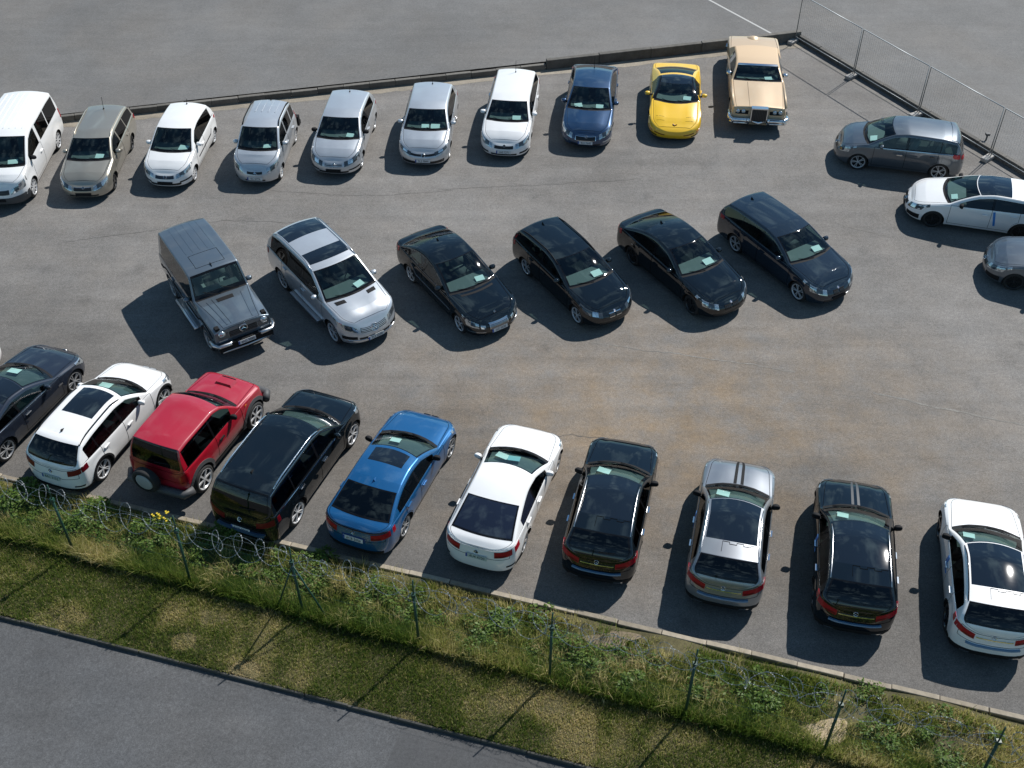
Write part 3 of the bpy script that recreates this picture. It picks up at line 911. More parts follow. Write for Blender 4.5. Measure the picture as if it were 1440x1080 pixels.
kerb('front_kerb', (-18, ky(-18) - .06, 0), (16, ky(16) - .06, 0), .13, .035, .4, M_KERB, 1.0, 1)
kerb('verge_edging', (-18, gy(-18) - .03, 0), (8, gy(8) - .03, 0), .06, -.01, .3, M_KERB2, 1.0, 2)
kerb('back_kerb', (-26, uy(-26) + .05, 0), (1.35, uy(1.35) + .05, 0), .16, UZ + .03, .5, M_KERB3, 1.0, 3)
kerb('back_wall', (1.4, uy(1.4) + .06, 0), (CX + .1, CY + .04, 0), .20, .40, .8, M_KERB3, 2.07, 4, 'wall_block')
pe = Vector((CX + .1, CY, 0)) + RD * 24
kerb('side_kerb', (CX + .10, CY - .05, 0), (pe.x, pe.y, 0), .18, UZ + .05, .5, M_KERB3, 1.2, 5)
# gutter strip of pale dusty concrete in front of the back kerb
M_GUT = asphalt('sandy gutter', (.24, .215, .175), .22, 0, .2, .35, 11, False)
V = []; F = []; rr = random.Random(8)
for k in range(141):
    x = -26 + 38 * k / 140; y = uy(x) - .03
    w_ = .42 + rr.uniform(-.05, .05)
    V += [(x, y, .004), (x + .09, y - w_, .004)]
for k in range(140): F.append((2 * k, 2 * k + 1, 2 * k + 3, 2 * k + 2))
tag(mesh('gutter', V, F, M_GUT), None, None, None, 'structure')
# painted line on the upper lot
M_LINE = mat('worn white road paint', (.40, .40, .385), .7)
a, b2 = Vector((7.2, 49.4, 0)), Vector((10.75, 44.15, 0)); d = (b2 - a).normalized(); s = Vector((-d.y, d.x, 0)) * .045
tag(mesh('painted_line', [tuple(p + Vector((0, 0, UZ + .004))) for p in (a - s, b2 - s, b2 + s, a + s)], [(0, 1, 2, 3)], M_LINE), None, None, None, 'structure')
# sealed cracks and worn joints in the lot
M_JOINT = asphalt('dusty crack filler', (.185, .176, .16), .3, 0, .1, .4, 13, False)
M_JOINTD = asphalt('dark crack', (.085, .082, .078), .3, 0, .1, .3, 14, False)
def ribbon(name, pts, w, z, m, seed, n=60):
    rr = random.Random(seed); V = []; F = []
    pts = [Vector((p[0], p[1], 0)) for p in pts]; Ls = [0]
    for p, q in zip(pts, pts[1:]): Ls.append(Ls[-1] + (q - p).length)
    off = 0
    for k in range(n + 1):
        s_ = Ls[-1] * k / n; i = max(i for i in range(len(pts) - 1) if Ls[i] <= s_ + 1e-6); i = min(i, len(pts) - 2)
        t = (s_ - Ls[i]) / max(Ls[i + 1] - Ls[i], 1e-6); p = pts[i].lerp(pts[i + 1], t); d = (pts[i + 1] - pts[i]).normalized(); q = Vector((-d.y, d.x, 0))
        off = off * .8 + rr.uniform(-.03, .03); ww = w * rr.uniform(.3, 1.2)
        c = p + q * off; V += [(c.x - q.x * ww, c.y - q.y * ww, z), (c.x + q.x * ww, c.y + q.y * ww, z)]
    for k in range(n): F.append((2 * k, 2 * k + 2, 2 * k + 3, 2 * k + 1))
    return tag(mesh(name, V, F, m), None, None, None, 'structure')
ribbon('asphalt_crack', [(2.3, 25.0), (5.7, 24.25), (8, 23.7)], .02, .004, M_JOINT, 1)
ribbon('asphalt_crack', [(10.0, 22.82), (12.0, 22.11), (13.74, 21.5), (16, 20.6)], .035, .004, M_JOINT, 2)
ribbon('asphalt_crack', [(9.3, 31.6), (12.2, 30.2)], .015, .004, M_JOINT, 5)
ribbon('asphalt_crack', [(-2.5, 33.0), (0.5, 33.2), (4.5, 33.6)], .008, .004, M_JOINTD, 6)
ribbon('asphalt_crack', [(-9.8, 33.2), (-5.5, 32.6), (-2, 32.9)], .008, .004, M_JOINTD, 7)
ribbon('asphalt_crack', [(-1.1, 20.6), (1.6, 21.3), (2.6, 21.0)], .014, .004, M_JOINTD, 8)
ribbon('asphalt_crack', [(-14.5, 30.0), (-9.5, 31.2), (-6, 31.0)], .008, .004, M_JOINTD, 9)

# ------------------------------------------------------------------ temporary mesh fence on the right
M_GALV = mat('galvanised steel', (.30, .32, .33), .5, .6)
M_FOOT = concrete('pale concrete foot', (.36, .35, .33), .25)
nrm = Vector((-RD.y, RD.x, 0)) * -1
fp = [Vector((11.65, 43.80, 0)) + RD * (3.46 * k) for k in range(6)]
frac = RD
for k in range(5):
    p, q = fp[k] + RD * .04, fp[k + 1] - RD * .04
    root = empty('mesh_fence', tuple(p)); root.location.z = 0
    where = ['starting at the back corner by the gold classic car', 'second from the back corner', 'behind the grey compact people carrier', 'behind the white estate coupe', 'reaching the right edge'][k]
    tag(root, 'galvanised steel mesh fence panel ' + where, 'mesh fence', 'temporary mesh fences')
    b = MB(); l = (q - p).length; v = RD
    P = lambda s, z: tuple(v * s + Vector((0, 0, z)))
    b.tube([P(0, .12), P(0, 2.0), P(l, 2.0), P(l, .12)], .021, 6); b.tube([P(0, .25), P(l, .25)], .016, 6)
    b.build('frame', M_GALV, root, True)
    w_ = MB(); n = int(l / .10)
    for i in range(1, n): w_.tube([P(l * i / n, .25), P(l * i / n, 2.0)], .0019, 3, 0, False)
    for i in range(1, 9): w_.tube([P(0, .25 + 1.75 * i / 9), P(l, .25 + 1.75 * i / 9)], .0019, 3, 0, False)
    tag(w_.build('wire_mesh', M_GALV, root), None, None, None, 'stuff')
FOOT = roundbox('fence_foot', M_FOOT, (0, 0, .07), (.36, .12, .07), .02)
for k, p in enumerate(fp[:5]):
    o = bpy.data.objects.new('concrete_block', FOOT); link(o); o.location = tuple(p); o.rotation_euler = (0, 0, math.atan2(nrm.y, nrm.x) + .15 * (k % 2) + (.3 if k == 0 else 0))
    tag(o, 'concrete block ' + ['at the back corner beside the gold classic car', 'under the first joint of the mesh fence', 'under the fence joint behind the bonnet of the grey people carrier', 'under the fence joint between the grey people carrier and white estate coupe', 'under the fence joint at the right edge'][k], 'concrete block', 'concrete blocks under the mesh fence')
o = empty('fence_post', (17.02, 35.75, 0)); tag(o, 'short dark stub post with a cap behind the mesh fence', 'post')
b = MB(); b.tube([(0, 0, .2), (0, 0, .42)], .03, 6); b.build('pole', M_TRIM, o); b = MB(); b.box((0, 0, .45), (.07, .06, .04)); b.build('cap', M_TRIM, o)

# ------------------------------------------------------------------ green wire fence with razor coil
M_GREEN = mat('dark green painted steel', (.012, .05, .032), .45)
M_RAZOR = mat('galvanised razor wire', (.27, .295, .305), .6, .2)
posts = [(-13.4, 0), (-10.55, 0), (-7.55, 0), (-4.80, 0), (-2.09, 0), (.80, 0), (3.65, 0), (6.42, 0), (9.25, 0)]
wh = ['outermost to the left beside the left edge', 'leftmost in view among tall weeds', 'second from the left in view', None, 'right of the braced post', 'below the gap between white saloon and black crossover', 'below the silver grey crossover', 'beside the pale bare patch', 'in the bottom right corner']
fd = Vector((1, -.311, 0)).normalized()
tops = []
for k, (x, _) in enumerate(posts):
    y = fy(x); z0 = gz(x, y) - .1
    r_ = random.Random(k); lx, ly = r_.uniform(-.03, .03), r_.uniform(-.05, .05)
    root = empty('fence_post', (x, y, 0))
    lab = 'dark green fence post %s, under razor wire' % wh[k] if wh[k] else 'dark green steel fence post braced by two slanting struts'
    tag(root, lab, 'fence post', 'green posts of the wire fence')
    b = MB(); b.tube([(0, 0, z0), (lx, ly, 1.95)], .031, 8); b.build('pole', M_GREEN, root, True)
    b = MB(); b.tube([(lx, ly, 1.93), (lx + .01, ly + .03, 2.42)], .018, 6); b.build('arm', M_GREEN, root, True)
    b = MB(); b.box((lx, ly, 1.94), (.045, .045, .05)); b.build('bracket', M_GREEN, root)
    tops.append(Vector((x + lx, y + ly, 2.02)))
    if wh[k] is None:
        for s in (-1, 1):
            b = MB(); b.tube([tuple(fd * s * .70 + Vector((0, 0, z0))), (lx, ly, 1.86)], .021, 7); b.build('brace', M_GREEN, root, True)
root = empty('wire_fence', (0, fy(0), 0)); tag(root, 'green wire netting stretched between the green posts above the weeds', 'wire fence')
b = MB(); A = Vector((-14.5, fy(-14.5) - fy(0), 0)); B = Vector((10.5, fy(10.5) - fy(0), 0))
for z in (.10, .95, 1.82): b.tube([tuple(A + Vector((0, 0, z))), tuple(B + Vector((0, 0, z)))], .0035, 4)
b.build('tension_wire', M_GREEN, root)
b = MB(); L_ = (B - A).length; H_ = 1.72; n = int(L_ / .11)
for s in (1, -1):
    for k in range(-int(H_ / .11), n):
        a0 = k * .11; s0, s1 = max(a0, 0), min(a0 + H_, L_)
        if s1 <= s0: continue
        za, zb_ = (s0 - a0), (s1 - a0)
        if s < 0: za, zb_ = H_ - za, H_ - zb_
        b.tube([tuple(A + fd * s0 + Vector((0, .004 * s, .10 + za))), tuple(A + fd * s1 + Vector((0, .004 * s, .10 + zb_)))], .0011, 3, 0, False)
tag(b.build('netting', M_GREEN, root), None, None, None, 'stuff')
# razor coil: two interleaved helices clipped together, with barbs
root = empty('razor_wire', (0, fy(0), 0)); tag(root, 'looping coil of razor wire along the tops of the green posts', 'razor wire')
rr = random.Random(21)
for h, (sg, ph, rad, p0_, p1_) in enumerate(((1, .0, .29, .42, .62), (-1, 1.9, .20, .75, 1.3))):
    b = MB(); pts = []; s_ = 0; th = ph; q = fd.cross(Vector((0, 0, 1)))
    pitch = .5; jr = 1; jz = 0; jt = .35; tj, tz, pt, tt = 1, 0, .5, .35
    while s_ < L_:
        if len(pts) % 24 == 0: tj, tz, pt, tt = rr.uniform(.75, 1.12), rr.uniform(-.09, .07), rr.uniform(p0_, p1_), rr.uniform(.05, .95)
        jr += (tj - jr) * .10; jz += (tz - jz) * .06; pitch += (pt - pitch) * .08; jt += (tt - jt) * .12
        c = A + fd * s_ + Vector((0, 0, 2.03 + jz + .04 * math.sin(s_ * 2.2)))
        # loops lie nearly flat along the fence line, each leaning a little differently
        rv = (fd * .97 + q * .22 * sg) * math.cos(th) * rad * jr + (Vector((0, 0, 1)) * .80 - q * jt) * math.sin(th) * rad * jr
        pts.append(tuple(c + rv)); th += sg * 2 * PI / 24; s_ += pitch / 24
    b.tube(pts, .0043, 4, 0, False)
    b.build('coil', M_RAZOR, root)
    bb = MB()
    for k in range(1, len(pts) - 1):
        p = Vector(pts[k]); t = (Vector(pts[k + 1]) - p).normalized(); u = t.cross(Vector((rr.uniform(-1, 1), rr.uniform(-1, 1), rr.uniform(-1, 1)))).normalized()
        bb.add([tuple(p - t * .012), tuple(p + u * .02), tuple(p + t * .012), tuple(p - u * .02)], [(0, 1, 2, 3)])
    tag(bb.build('barbs', M_RAZOR, root), None, None, None, 'stuff')
b = MB()
for z in (2.25, 1.98): b.tube([tuple(A + Vector((0, 0, z))), tuple(B + Vector((0, 0, z)))], .0025, 4)
b.build('carrier_wire', M_GALV, root)

# ------------------------------------------------------------------ grass, weeds
def leafmat(name, stops, rough=.6, trans=.25):
    m, t, b = newmat(name); N, L = t.nodes, t.links
    at = N.new('ShaderNodeAttribute'); at.attribute_name = 'tint'
    cr = N.new('ShaderNodeValToRGB'); e = cr.color_ramp.elements
    e[0].position, e[0].color = stops[0][0], (*stops[0][1], 1); e[1].position, e[1].color = stops[-1][0], (*stops[-1][1], 1)
    for p, c in stops[1:-1]:
        q = e.new(p); q.color = (*c, 1)
    L.new(at.outputs['Fac'], cr.inputs[0]); L.new(cr.outputs[0], b.inputs['Base Color']); b.inputs['Roughness'].default_value = rough; b.inputs['Specular IOR Level'].default_value = .25
    tr = N.new('ShaderNodeBsdfTranslucent'); L.new(cr.outputs[0], tr.inputs[0])
    ms = N.new('ShaderNodeMixShader'); ms.inputs[0].default_value = trans
    L.new(b.outputs[0], ms.inputs[1]); L.new(tr.outputs[0], ms.inputs[2]); L.new(ms.outputs[0], N['Material Output'].inputs[0])
    MATS[name] = m; return m
M_BLADE = leafmat('grass blades', [(0, (.065, .125, .018)), (.3, (.17, .225, .038)), (.5, (.34, .335, .095)), (.75, (.60, .51, .24)), (1, (.74, .61, .36))], .6, .5)
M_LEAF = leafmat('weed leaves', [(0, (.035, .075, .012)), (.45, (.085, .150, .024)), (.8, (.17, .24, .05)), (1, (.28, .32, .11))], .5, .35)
def tris_mesh(name, V, nper, faces, tint, m, parent=None):
    """V: (count*nper,3) array; faces: index tuples within one blade"""
    cnt = len(V) // nper; fl = np.array(faces); k = fl.shape[1]
    idx = (np.arange(cnt)[:, None, None] * nper + fl[None]).reshape(-1, k)
    me = bpy.data.meshes.new(name); me.vertices.add(len(V)); me.vertices.foreach_set('co', V.astype(np.float32).ravel())
    me.loops.add(idx.size); me.loops.foreach_set('vertex_index', idx.astype(np.int32).ravel())
    me.polygons.add(len(idx)); me.polygons.foreach_set('loop_start', (np.arange(len(idx)) * k).astype(np.int32)); 
    me.update(calc_edges=True)
    at = me.attributes.new('tint', 'FLOAT', 'FACE'); at.data.foreach_set('value', np.repeat(tint, len(faces)).astype(np.float32))
    me.materials.append(m); o = bpy.data.objects.new(name, me); return link(o, parent)
rg = np.random.default_rng(5)
def vnoise(x, y, sc, seed):
    g = np.random.default_rng(seed).random((64, 64)); xs, ys = x * sc + 100, y * sc + 100
    xi, yi = np.floor(xs).astype(int), np.floor(ys).astype(int); fx, fy_ = xs - xi, ys - yi
    fx = fx * fx * (3 - 2 * fx); fy_ = fy_ * fy_ * (3 - 2 * fy_)
    G = lambda a, c: g[a % 64, c % 64]
    return (G(xi, yi) * (1 - fx) + G(xi + 1, yi) * fx) * (1 - fy_) + (G(xi, yi + 1) * (1 - fx) + G(xi + 1, yi + 1) * fx) * fy_
gzv = np.vectorize(gz)
def blades(name, x, y, h, wid, tint, lean=.5, bend=.35):
    n = len(x); z = gzv(x, y); a = rg.random(n) * 2 * PI; la = rg.random(n) * 2 * PI; lm = rg.random(n) * lean * h
    dx, dy = np.cos(a) * wid / 2, np.sin(a) * wid / 2; lx, ly = np.cos(la) * lm, np.sin(la) * lm
    V = np.zeros((n, 5, 3))
    V[:, 0] = np.stack([x - dx, y - dy, z - .01], 1); V[:, 1] = np.stack([x + dx, y + dy, z - .01], 1)
    V[:, 2] = np.stack([x + dx * .7 + lx * bend, y + dy * .7 + ly * bend, z + h * .6], 1); V[:, 3] = np.stack([x - dx * .7 + lx * bend, y - dy * .7 + ly * bend, z + h * .6], 1)
    V[:, 4] = np.stack([x + lx, y + ly, z + h * np.sqrt(np.maximum(.1, 1 - (lm / h) ** 2 * .6))], 1)
    V = V.reshape(-1, 3)
    return tris_mesh(name, V, 5, [(0, 1, 2), (0, 2, 3), (3, 2, 4)], tint, M_BLADE)
X0, X1 = -13.5, 12.0
# mown part
n = 210000
x = rg.uniform(X0, X1, n); t = rg.random(n); y = gy(x) - .05 * rg.random(n) ** 3 + t * (fy(x) - gy(x) + .35)
dry = np.clip((vnoise(x, y, .9, 1) - .42) * 3.0 + (x + 4) * .022 + (vnoise(x, y, 3.5, 2) - .5) * 1.0, 0, 1)
keep = rg.random(n) < (1 - .35 * (vnoise(x, y, 1.3, 7) > .80)); dry = np.clip(dry + .6 * np.clip((vnoise(x, y, 1.3, 7) - .66) * 5, 0, 1), 0, 1)
bare = (np.hypot(x + 5.9, (y - 14.0) * 1.3) < .35) | (np.hypot(x + 3.6, (y - 13.1) * 1.3) < .30) | (np.hypot(x + 7.4, (y - 14.75) * 1.3) < .30) | (np.hypot(x + 2.3, (y - 12.8) * 1.2) < .25)
tint = np.clip(.16 + .52 * dry + rg.normal(0, .17, n) + .5 * bare + .45 * (rg.random(n) < .10 + .12 * np.clip((x + 2) / 8, 0, 1)), 0, 1)
h = rg.uniform(.03, .10, n) * (.6 + .9 * vnoise(x, y, 2.6, 31)) * np.where(dry > .6, .8, 1.1) * np.where(bare, .5, 1)
tag(blades('mown_grass', x[keep], y[keep], h[keep], rg.uniform(.007, .015, n)[keep], tint[keep], .9), None, None, None, 'stuff')
# long grass from the fence up to the kerb
n = 170000
x = rg.uniform(X0, X1, n); t = rg.random(n) ** 1.15; y = fy(x) - .12 + t * (ky(x) - .13 - fy(x))
den = vnoise(x, y, 1.1, 11) * .6 + vnoise(x, y, 3.1, 12) * .4
near = np.clip(1 - t * 2.4, 0, 1)
pale = np.hypot(x - 6.6, (y - 12.45) * 1.2) < .18 + .28 * rg.random(n)
keep = (rg.random(n) < np.clip((den - .25) * 2.2 + near * .7, 0, 1)) & ~pale & ~((x > 1.2) & (x < 3.2) & (t > .72) & (rg.random(n) < .8))
dryf = np.clip((vnoise(x, y, .7, 13) - .4) * 1.8 + np.clip((x - 5) * .06, 0, .5) + near * .20 + np.clip((t - .75) * 1.2, 0, .4), 0, 1)
tint = np.clip(.10 + .55 * dryf + rg.normal(0, .14, n), 0, 1)
h = rg.uniform(.10, .30, n) * (.5 + .9 * near + .3 * den) * (1 - .35 * np.clip((x - 6) / 5, 0, 1))
h += (rg.random(n) < .10) * near * rg.uniform(.1, .35, n)
tag(blades('tall_grass', x[keep], y[keep], h[keep], rg.uniform(.008, .018, n)[keep], tint[keep], .75, .4), None, None, None, 'stuff')
# tufts of dry and green stalks standing above the rest
n = 26000
tx, ty = rg.uniform(X0, X1, 520), rg.random(520) ** 1.5; k_ = rg.integers(0, 520, n)
x = tx[k_] + rg.normal(0, .10, n); y = fy(tx[k_]) + ty[k_] * (ky(tx[k_]) - .3 - fy(tx[k_])) + rg.normal(0, .10, n)
tt_ = rg.random(520); hh_ = rg.uniform(.22, .55, 520) * (1 - .35 * np.clip((tx - 5) / 6, 0, 1))
tint = np.clip(.18 + .62 * tt_[k_] + rg.normal(0, .10, n), 0, 1)
tag(blades('grass_tufts', x, y, hh_[k_] * rg.uniform(.5, 1.1, n), rg.uniform(.008, .016, n), tint, .9, .35), None, None, None, 'stuff')
# leafy weeds
def leaves(cx, cy, R, H, n, size, seed, dens=1.0):
    r = np.random.default_rng(seed); k = r.integers(4, 8); 
    sx, sy, sh, sr = r.normal(0, R * .45, k), r.normal(0, R * .4, k), r.uniform(.55, 1, k) * H, r.uniform(.35, .6, k) * R
    w = r.integers(0, k, n); a = r.random(n) * 2 * PI; u = r.random(n) ** .5; zz = r.random(n) ** .65
    rad = sr[w] * u * (1.05 - .55 * zz ** 2); px = cx + sx[w] + rad * np.cos(a); py = cy + sy[w] + rad * np.sin(a); pz = gzv(px, py) + .03 + sh[w] * zz * (1 - .25 * u)
    d = np.stack([np.cos(a + r.normal(0, .7, n)), np.sin(a + r.normal(0, .7, n)), r.uniform(-.5, .45, n)], 1); d /= np.linalg.norm(d, axis=1, keepdims=True)
    s = np.cross(d, np.array([0, 0, 1.0]) + r.normal(0, .35, (n, 3))); s /= np.linalg.norm(s, axis=1, keepdims=True)
    nn = np.cross(s, d); l = size * r.uniform(.6, 1.35, n)[:, None]; c = np.stack([px, py, pz], 1)
    V = np.stack([c, c + d * l * .5 + s * l * .27 + nn * l * .05, c + d * l - nn * l * .10, c + d * l * .5 - s * l * .27 + nn * l * .05], 1).reshape(-1, 3)
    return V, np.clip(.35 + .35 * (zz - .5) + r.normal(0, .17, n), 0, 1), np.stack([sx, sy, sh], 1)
n_bg = 190; Vs = []; Ts = []
for k in range(n_bg):
    x_ = rg.uniform(X0, X1); t_ = rg.uniform(.12, .88); y_ = fy(x_) + t_ * (ky(x_) - .2 - fy(x_))
    if rg.random() > (1.0 if x_ < 2.5 else .6 if x_ < 7 else .3): continue
    if math.hypot(x_ - 6.6, y_ - 12.45) < .6 or (1.1 < x_ < 3.3 and t_ > .65): continue
    V_, T_, _ = leaves(x_, y_, rg.uniform(.12, .35), rg.uniform(.12, .38), int(rg.uniform(60, 200)), rg.uniform(.045, .085), 100 + k)
    Vs.append(V_); Ts.append(T_)
tag(tris_mesh('leafy_ground_cover', np.concatenate(Vs), 4, [(0, 1, 2, 3)], np.concatenate(Ts), M_LEAF), None, None, None, 'stuff')
M_STEM = mat('green stem', (.05, .08, .02), .7)
bushes = [(-12.2, 1.15, .6, .60, 'at the left edge of the verge'), (-10.9, .75, .55, .55, 'right behind the leftmost visible post'), (-10.2, 1.45, .55, .50, 'below the white crossover by the kerb'), (-8.9, .9, .5, .45, 'below the red off-road car'), (-7.0, 1.45, .5, .55, 'below the long black SUV'),
          (-4.7, 1.35, .6, .45, 'below the bright blue saloon, near the kerb'), (-3.2, 1.2, .45, .35, 'left of the white saloon, near the kerb'), (-.5, 1.0, .75, .45, 'below the white saloon, largest in the middle'), (1.6, .75, .55, .40, 'in front of the bare soil by the kerb'), (2.6, .6, .45, .38, 'left of the post below the grey crossover'),
          (5.4, .75, .5, .34, 'below the grey crossover towards the pale patch'), (7.6, .5, .6, .38, 'right of the pale bare patch'), (9.0, .55, .5, .3, 'in the lower right corner')]
for k, (x_, up, R, H, wr_) in enumerate(bushes):
    y_ = fy(x_) + up
    V_, T_, st = leaves(x_, y_, R, H, int(620 * R * H / .2), .075, 900 + k)
    root = empty('weed_bush', (x_, y_, gz(x_, y_)))
    tag(root, 'leafy green weed bush ' + wr_, 'weed bush', 'weed bushes on the verge')
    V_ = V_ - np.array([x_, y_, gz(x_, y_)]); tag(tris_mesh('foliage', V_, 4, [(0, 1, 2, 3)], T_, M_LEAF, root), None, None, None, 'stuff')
    b = MB()
    for sx, sy, sh in st: b.tube([(sx * .4, sy * .4, -.02), (sx * .8, sy * .8, sh * .5), (sx, sy, sh * .85)], [.010, .008, .005], 4)
    b.build('stem', M_STEM, root)
# one yellow flowering plant by the kerb
fx_, fyy = -8.62, ky(-8.62) - .38
root = empty('flowering_weed', (fx_, fyy, gz(fx_, fyy))); tag(root, 'yellow flowering weed growing against the kerb behind the red off-road car', 'flower')
V_, T_, _ = leaves(0, 0, .16, .35, 90, .06, 77); V_[:, 2] -= 0; tris_mesh('foliage', V_, 4, [(0, 1, 2, 3)], T_, M_LEAF, root)
b = MB(); rr = random.Random(4)
for k in range(17):
    c = Vector((rr.uniform(-.2, .2), rr.uniform(-.14, .14), rr.uniform(.28, .45)))
    b.box(c, (.022, .022, .012), 0, Matrix.Rotation(rr.uniform(0, 3), 3, 'Z'))
b.build('blossom', mat('yellow blossom', (.55, .42, .03), .6), root)
# pale bare sandy patch and soil by the kerb, tiny litter
def blob(name, cx, cy, rx, ry, z, m, seed):
    r = random.Random(seed); n = 26; V = [(cx, cy, z)]; ph = [r.uniform(0, 6.3) for _ in range(4)]
    for k in range(n):
        a = 2 * PI * k / n; q = 1 + .16 * math.sin(2 * a + ph[0]) + .12 * math.sin(3 * a + ph[1]) + .08 * math.sin(5 * a + ph[2])
        V.append((cx + rx * q * math.cos(a), cy + ry * q * math.sin(a), z))
    return tag(mesh(name, V, [(0, k + 1, (k + 1) % n + 1) for k in range(n)], m), None, None, None, 'structure')
M_SAND = asphalt('pale sand', (.36, .29, .195), .2, 0, .05, .4, 21, False)
M_DIRT = asphalt('bare dirt', (.17, .135, .09), .3, 0, .1, .5, 22, False)
blob('sand_patch', 6.6, 12.45, .42, .34, .075, M_SAND, 1)
blob('dirt_patch', 2.2, ky(2.2) - .62, .62, .20, .066, M_DIRT, 2)
blob('dirt_patch', -9.3, ky(-9.3) - .5, .5, .25, .07, M_DIRT, 3)

# ------------------------------------------------------------------ the cars
P_WHITE = paint('white paint', (.80, .80, .79), 0, .35, .06)
P_SILVER = paint('silver metallic paint', (.56, .585, .61), .55, .34, .12)
P_BEIGE = paint('beige metallic paint', (.36, .33, .27), .6, .35, .2)
P_GREYM = paint('grey metallic paint', (.085, .104, .125), .5, .34, .10)
P_GREYL = paint('silver grey metallic paint', (.24, .255, .275), .6, .34, .10)
P_BLUEGREY = paint('blue grey metallic paint', (.10, .13, .16), .45, .36, .15)
P_BLACK = paint('black paint', (.0038, .0064, .0090), 0, .7, .006, 1, .0)
P_NAVYBLK = paint('black blue metallic paint', (.008, .017, .030), 0, .7, .01, 1, .02)
P_NAVY = paint('navy blue metallic paint', (.008, .042, .11), .45, .32, .06)
P_DKNAVY = paint('dark slate paint', (.014, .019, .031), .1, .45, .02, 1, .1)
P_BLUE = paint('bright blue metallic paint', (.007, .108, .285), .45, .32, .03)
P_RED = paint('red paint', (.36, .004, .018), 0, .42, .07)
P_YEL = paint('yellow paint', (.86, .52, .008), 0, .35, .03)
P_GOLD = paint('gold beige paint', (.60, .435, .26), .15, .4, .10)
P_VINYL = mat('tan vinyl roof', (.56, .41, .26), .7)

def spec(kind, L, Wd, H, wb, fo, r, p, **kw):
    rear = L - fo - wb
    s = dict(L=L, W=Wd, wb=wb, fo=fo, r=r, paint=p)
    c = .045
    if kind == 'sedan':
        d1 = kw.get('d1', fo + .50); d2 = d1 + kw.get('ws', .78); d4 = L - kw.get('deck', .55); d3 = d4 - kw.get('bl', .68)
        s.update(d1=d1, d2=d2, d3=d3, d4=d4, hood=[(0, .62), (.10, .70), (.45, .80), (d1, .955)],
                 roof=[(d2, H - c - .055), (d2 + .5, H - c), (d3 - .3, H - c - .02), (d3, H - c - .075)], tail=[(d4, 1.035), (L - .22, 1.01), (L, .94)],
                 belt=(.90, .985), wr=.66, boot=L - .3, ar=.42)
        bp = kw.get('bp', d2 + .42); e = fo + wb - .10
        s['doors'] = [(fo + r * 1.12 + .10, bp), (bp, e)]
        s['wins'] = [(d1 + .32, bp - .04, 0), (bp + .04, d3 + .30, 1)]
    elif kind == 'hatch':
        d1 = kw.get('d1', fo + .30); d2 = d1 + kw.get('ws', .70); d4 = L - kw.get('deck', .17); d3 = d4 - kw.get('bl', .34)
        s.update(d1=d1, d2=d2, d3=d3, d4=d4, hood=[(0, .64), (.10, .72), (.40, .83), (d1, .985)],
                 roof=[(d2, H - c - .06), (d2 + .5, H - c), (d3 - .5, H - c - .02), (d3, H - c - .07)], tail=[(d4, 1.0), (L - .05, .92), (L, .86)],
                 belt=(.93, .99), wr=.68, boot=L - .3, ar=.34, bootname='tailgate', boot_row=3)
        bp = kw.get('bp', d2 + .45); e = fo + wb - .15
        s['doors'] = [(fo + r * 1.12 + .08, bp), (bp, e)]
        s['wins'] = [(d1 + .30, bp - .04, 0), (bp + .04, e + .02, 1), (e + .07, d3 + .05, 1)]
    for k, v in kw.items():
        if k not in ('ws', 'deck', 'bl', 'bp'): s[k] = v
    s['_bp'] = bp
    return s
def two_door(s, de, q):
    s['doors'] = [(s['doors'][0][0], de)]
    s['wins'] = [(s['d1'] + .32, de - .03, 0), (de + .04, q, 1)]
    return s
def lights(c, hf=(.55, 1.06), hv=(.66, 1.28), hm=None, gf=.42, gv=(.76, .98), gm=None, low=.62, lv=(.12, .34), fog=None,
           tf=(.55, 1.10), tv=(.74, .97), tm=None, slant=.10):
    hm = hm or M_LAMP
    def hs(u, w, f0, f1, v0, v1): return f0, f1, v0 + slant * u, v1 + slant * .5 * u - (1 - u) * .10
    for s in (1, -1):
        o = patch(c, 'headlight', hm, 'f', hf[0] * s, hf[1] * s, hv[0], hv[1], .006, shape=hs)
        q0, q1 = hf[0] + (hf[1] - hf[0]) * .25, hf[0] + (hf[1] - hf[0]) * .55
        patch(c, 'lamp_reflector', M_CHROME if hm is not M_LAMP else M_LAMPD, 'f', q0 * s, q1 * s, hv[0] + .10, hv[1] - .08, .012, o, 3, 3)
        if tm is not False:
            t = patch(c, 'taillight', tm or M_RED, 'r', tf[0] * s, tf[1] * s, tv[0], tv[1], .008, shape=lambda u, w, f0, f1, v0, v1: (f0, f1, v0 + .05 * u, v1 + .03 * u))
            patch(c, 'reversing_lamp', M_REDD, 'r', (tf[0] + .02) * s, (tf[0] + (tf[1] - tf[0]) * .45) * s, tv[0] + .03, tv[0] + .09, .012, t, 3, 2)
        if fog: patch(c, 'fog_light_recess', fog[4] if len(fog) > 4 else M_BLACK, 'f', fog[0] * s, fog[1] * s, fog[2], fog[3], .006)
    if gf: patch(c, 'grille', gm or M_GRILLE, 'f', -gf, gf, gv[0], gv[1], .005, nu=14)
    if low: patch(c, 'lower_grille', M_GRILLE, 'f', -low, low, lv[0], lv[1], .005, nu=14)
def gbars(c, f, v0, v1, n, m=M_CHROME, out=.012):
    for k in range(n):
        a = v0 + (v1 - v0) * (k + .3) / n
        patch(c, 'grille_bar', m, 'f', -f, f, a, a + (v1 - v0) / n * .42, out, nu=12, nv=1)
CARS = {}
def place(name, kind_name, cat, label, x, y, deg, group):
    o = empty(kind_name, (x, y, 0), R_(deg)); o.matrix_basis = Matrix.Translation((x, y, 0)) @ Matrix.Rotation(R_(deg), 4, 'Z')
    tag(o, label, cat, group); return o
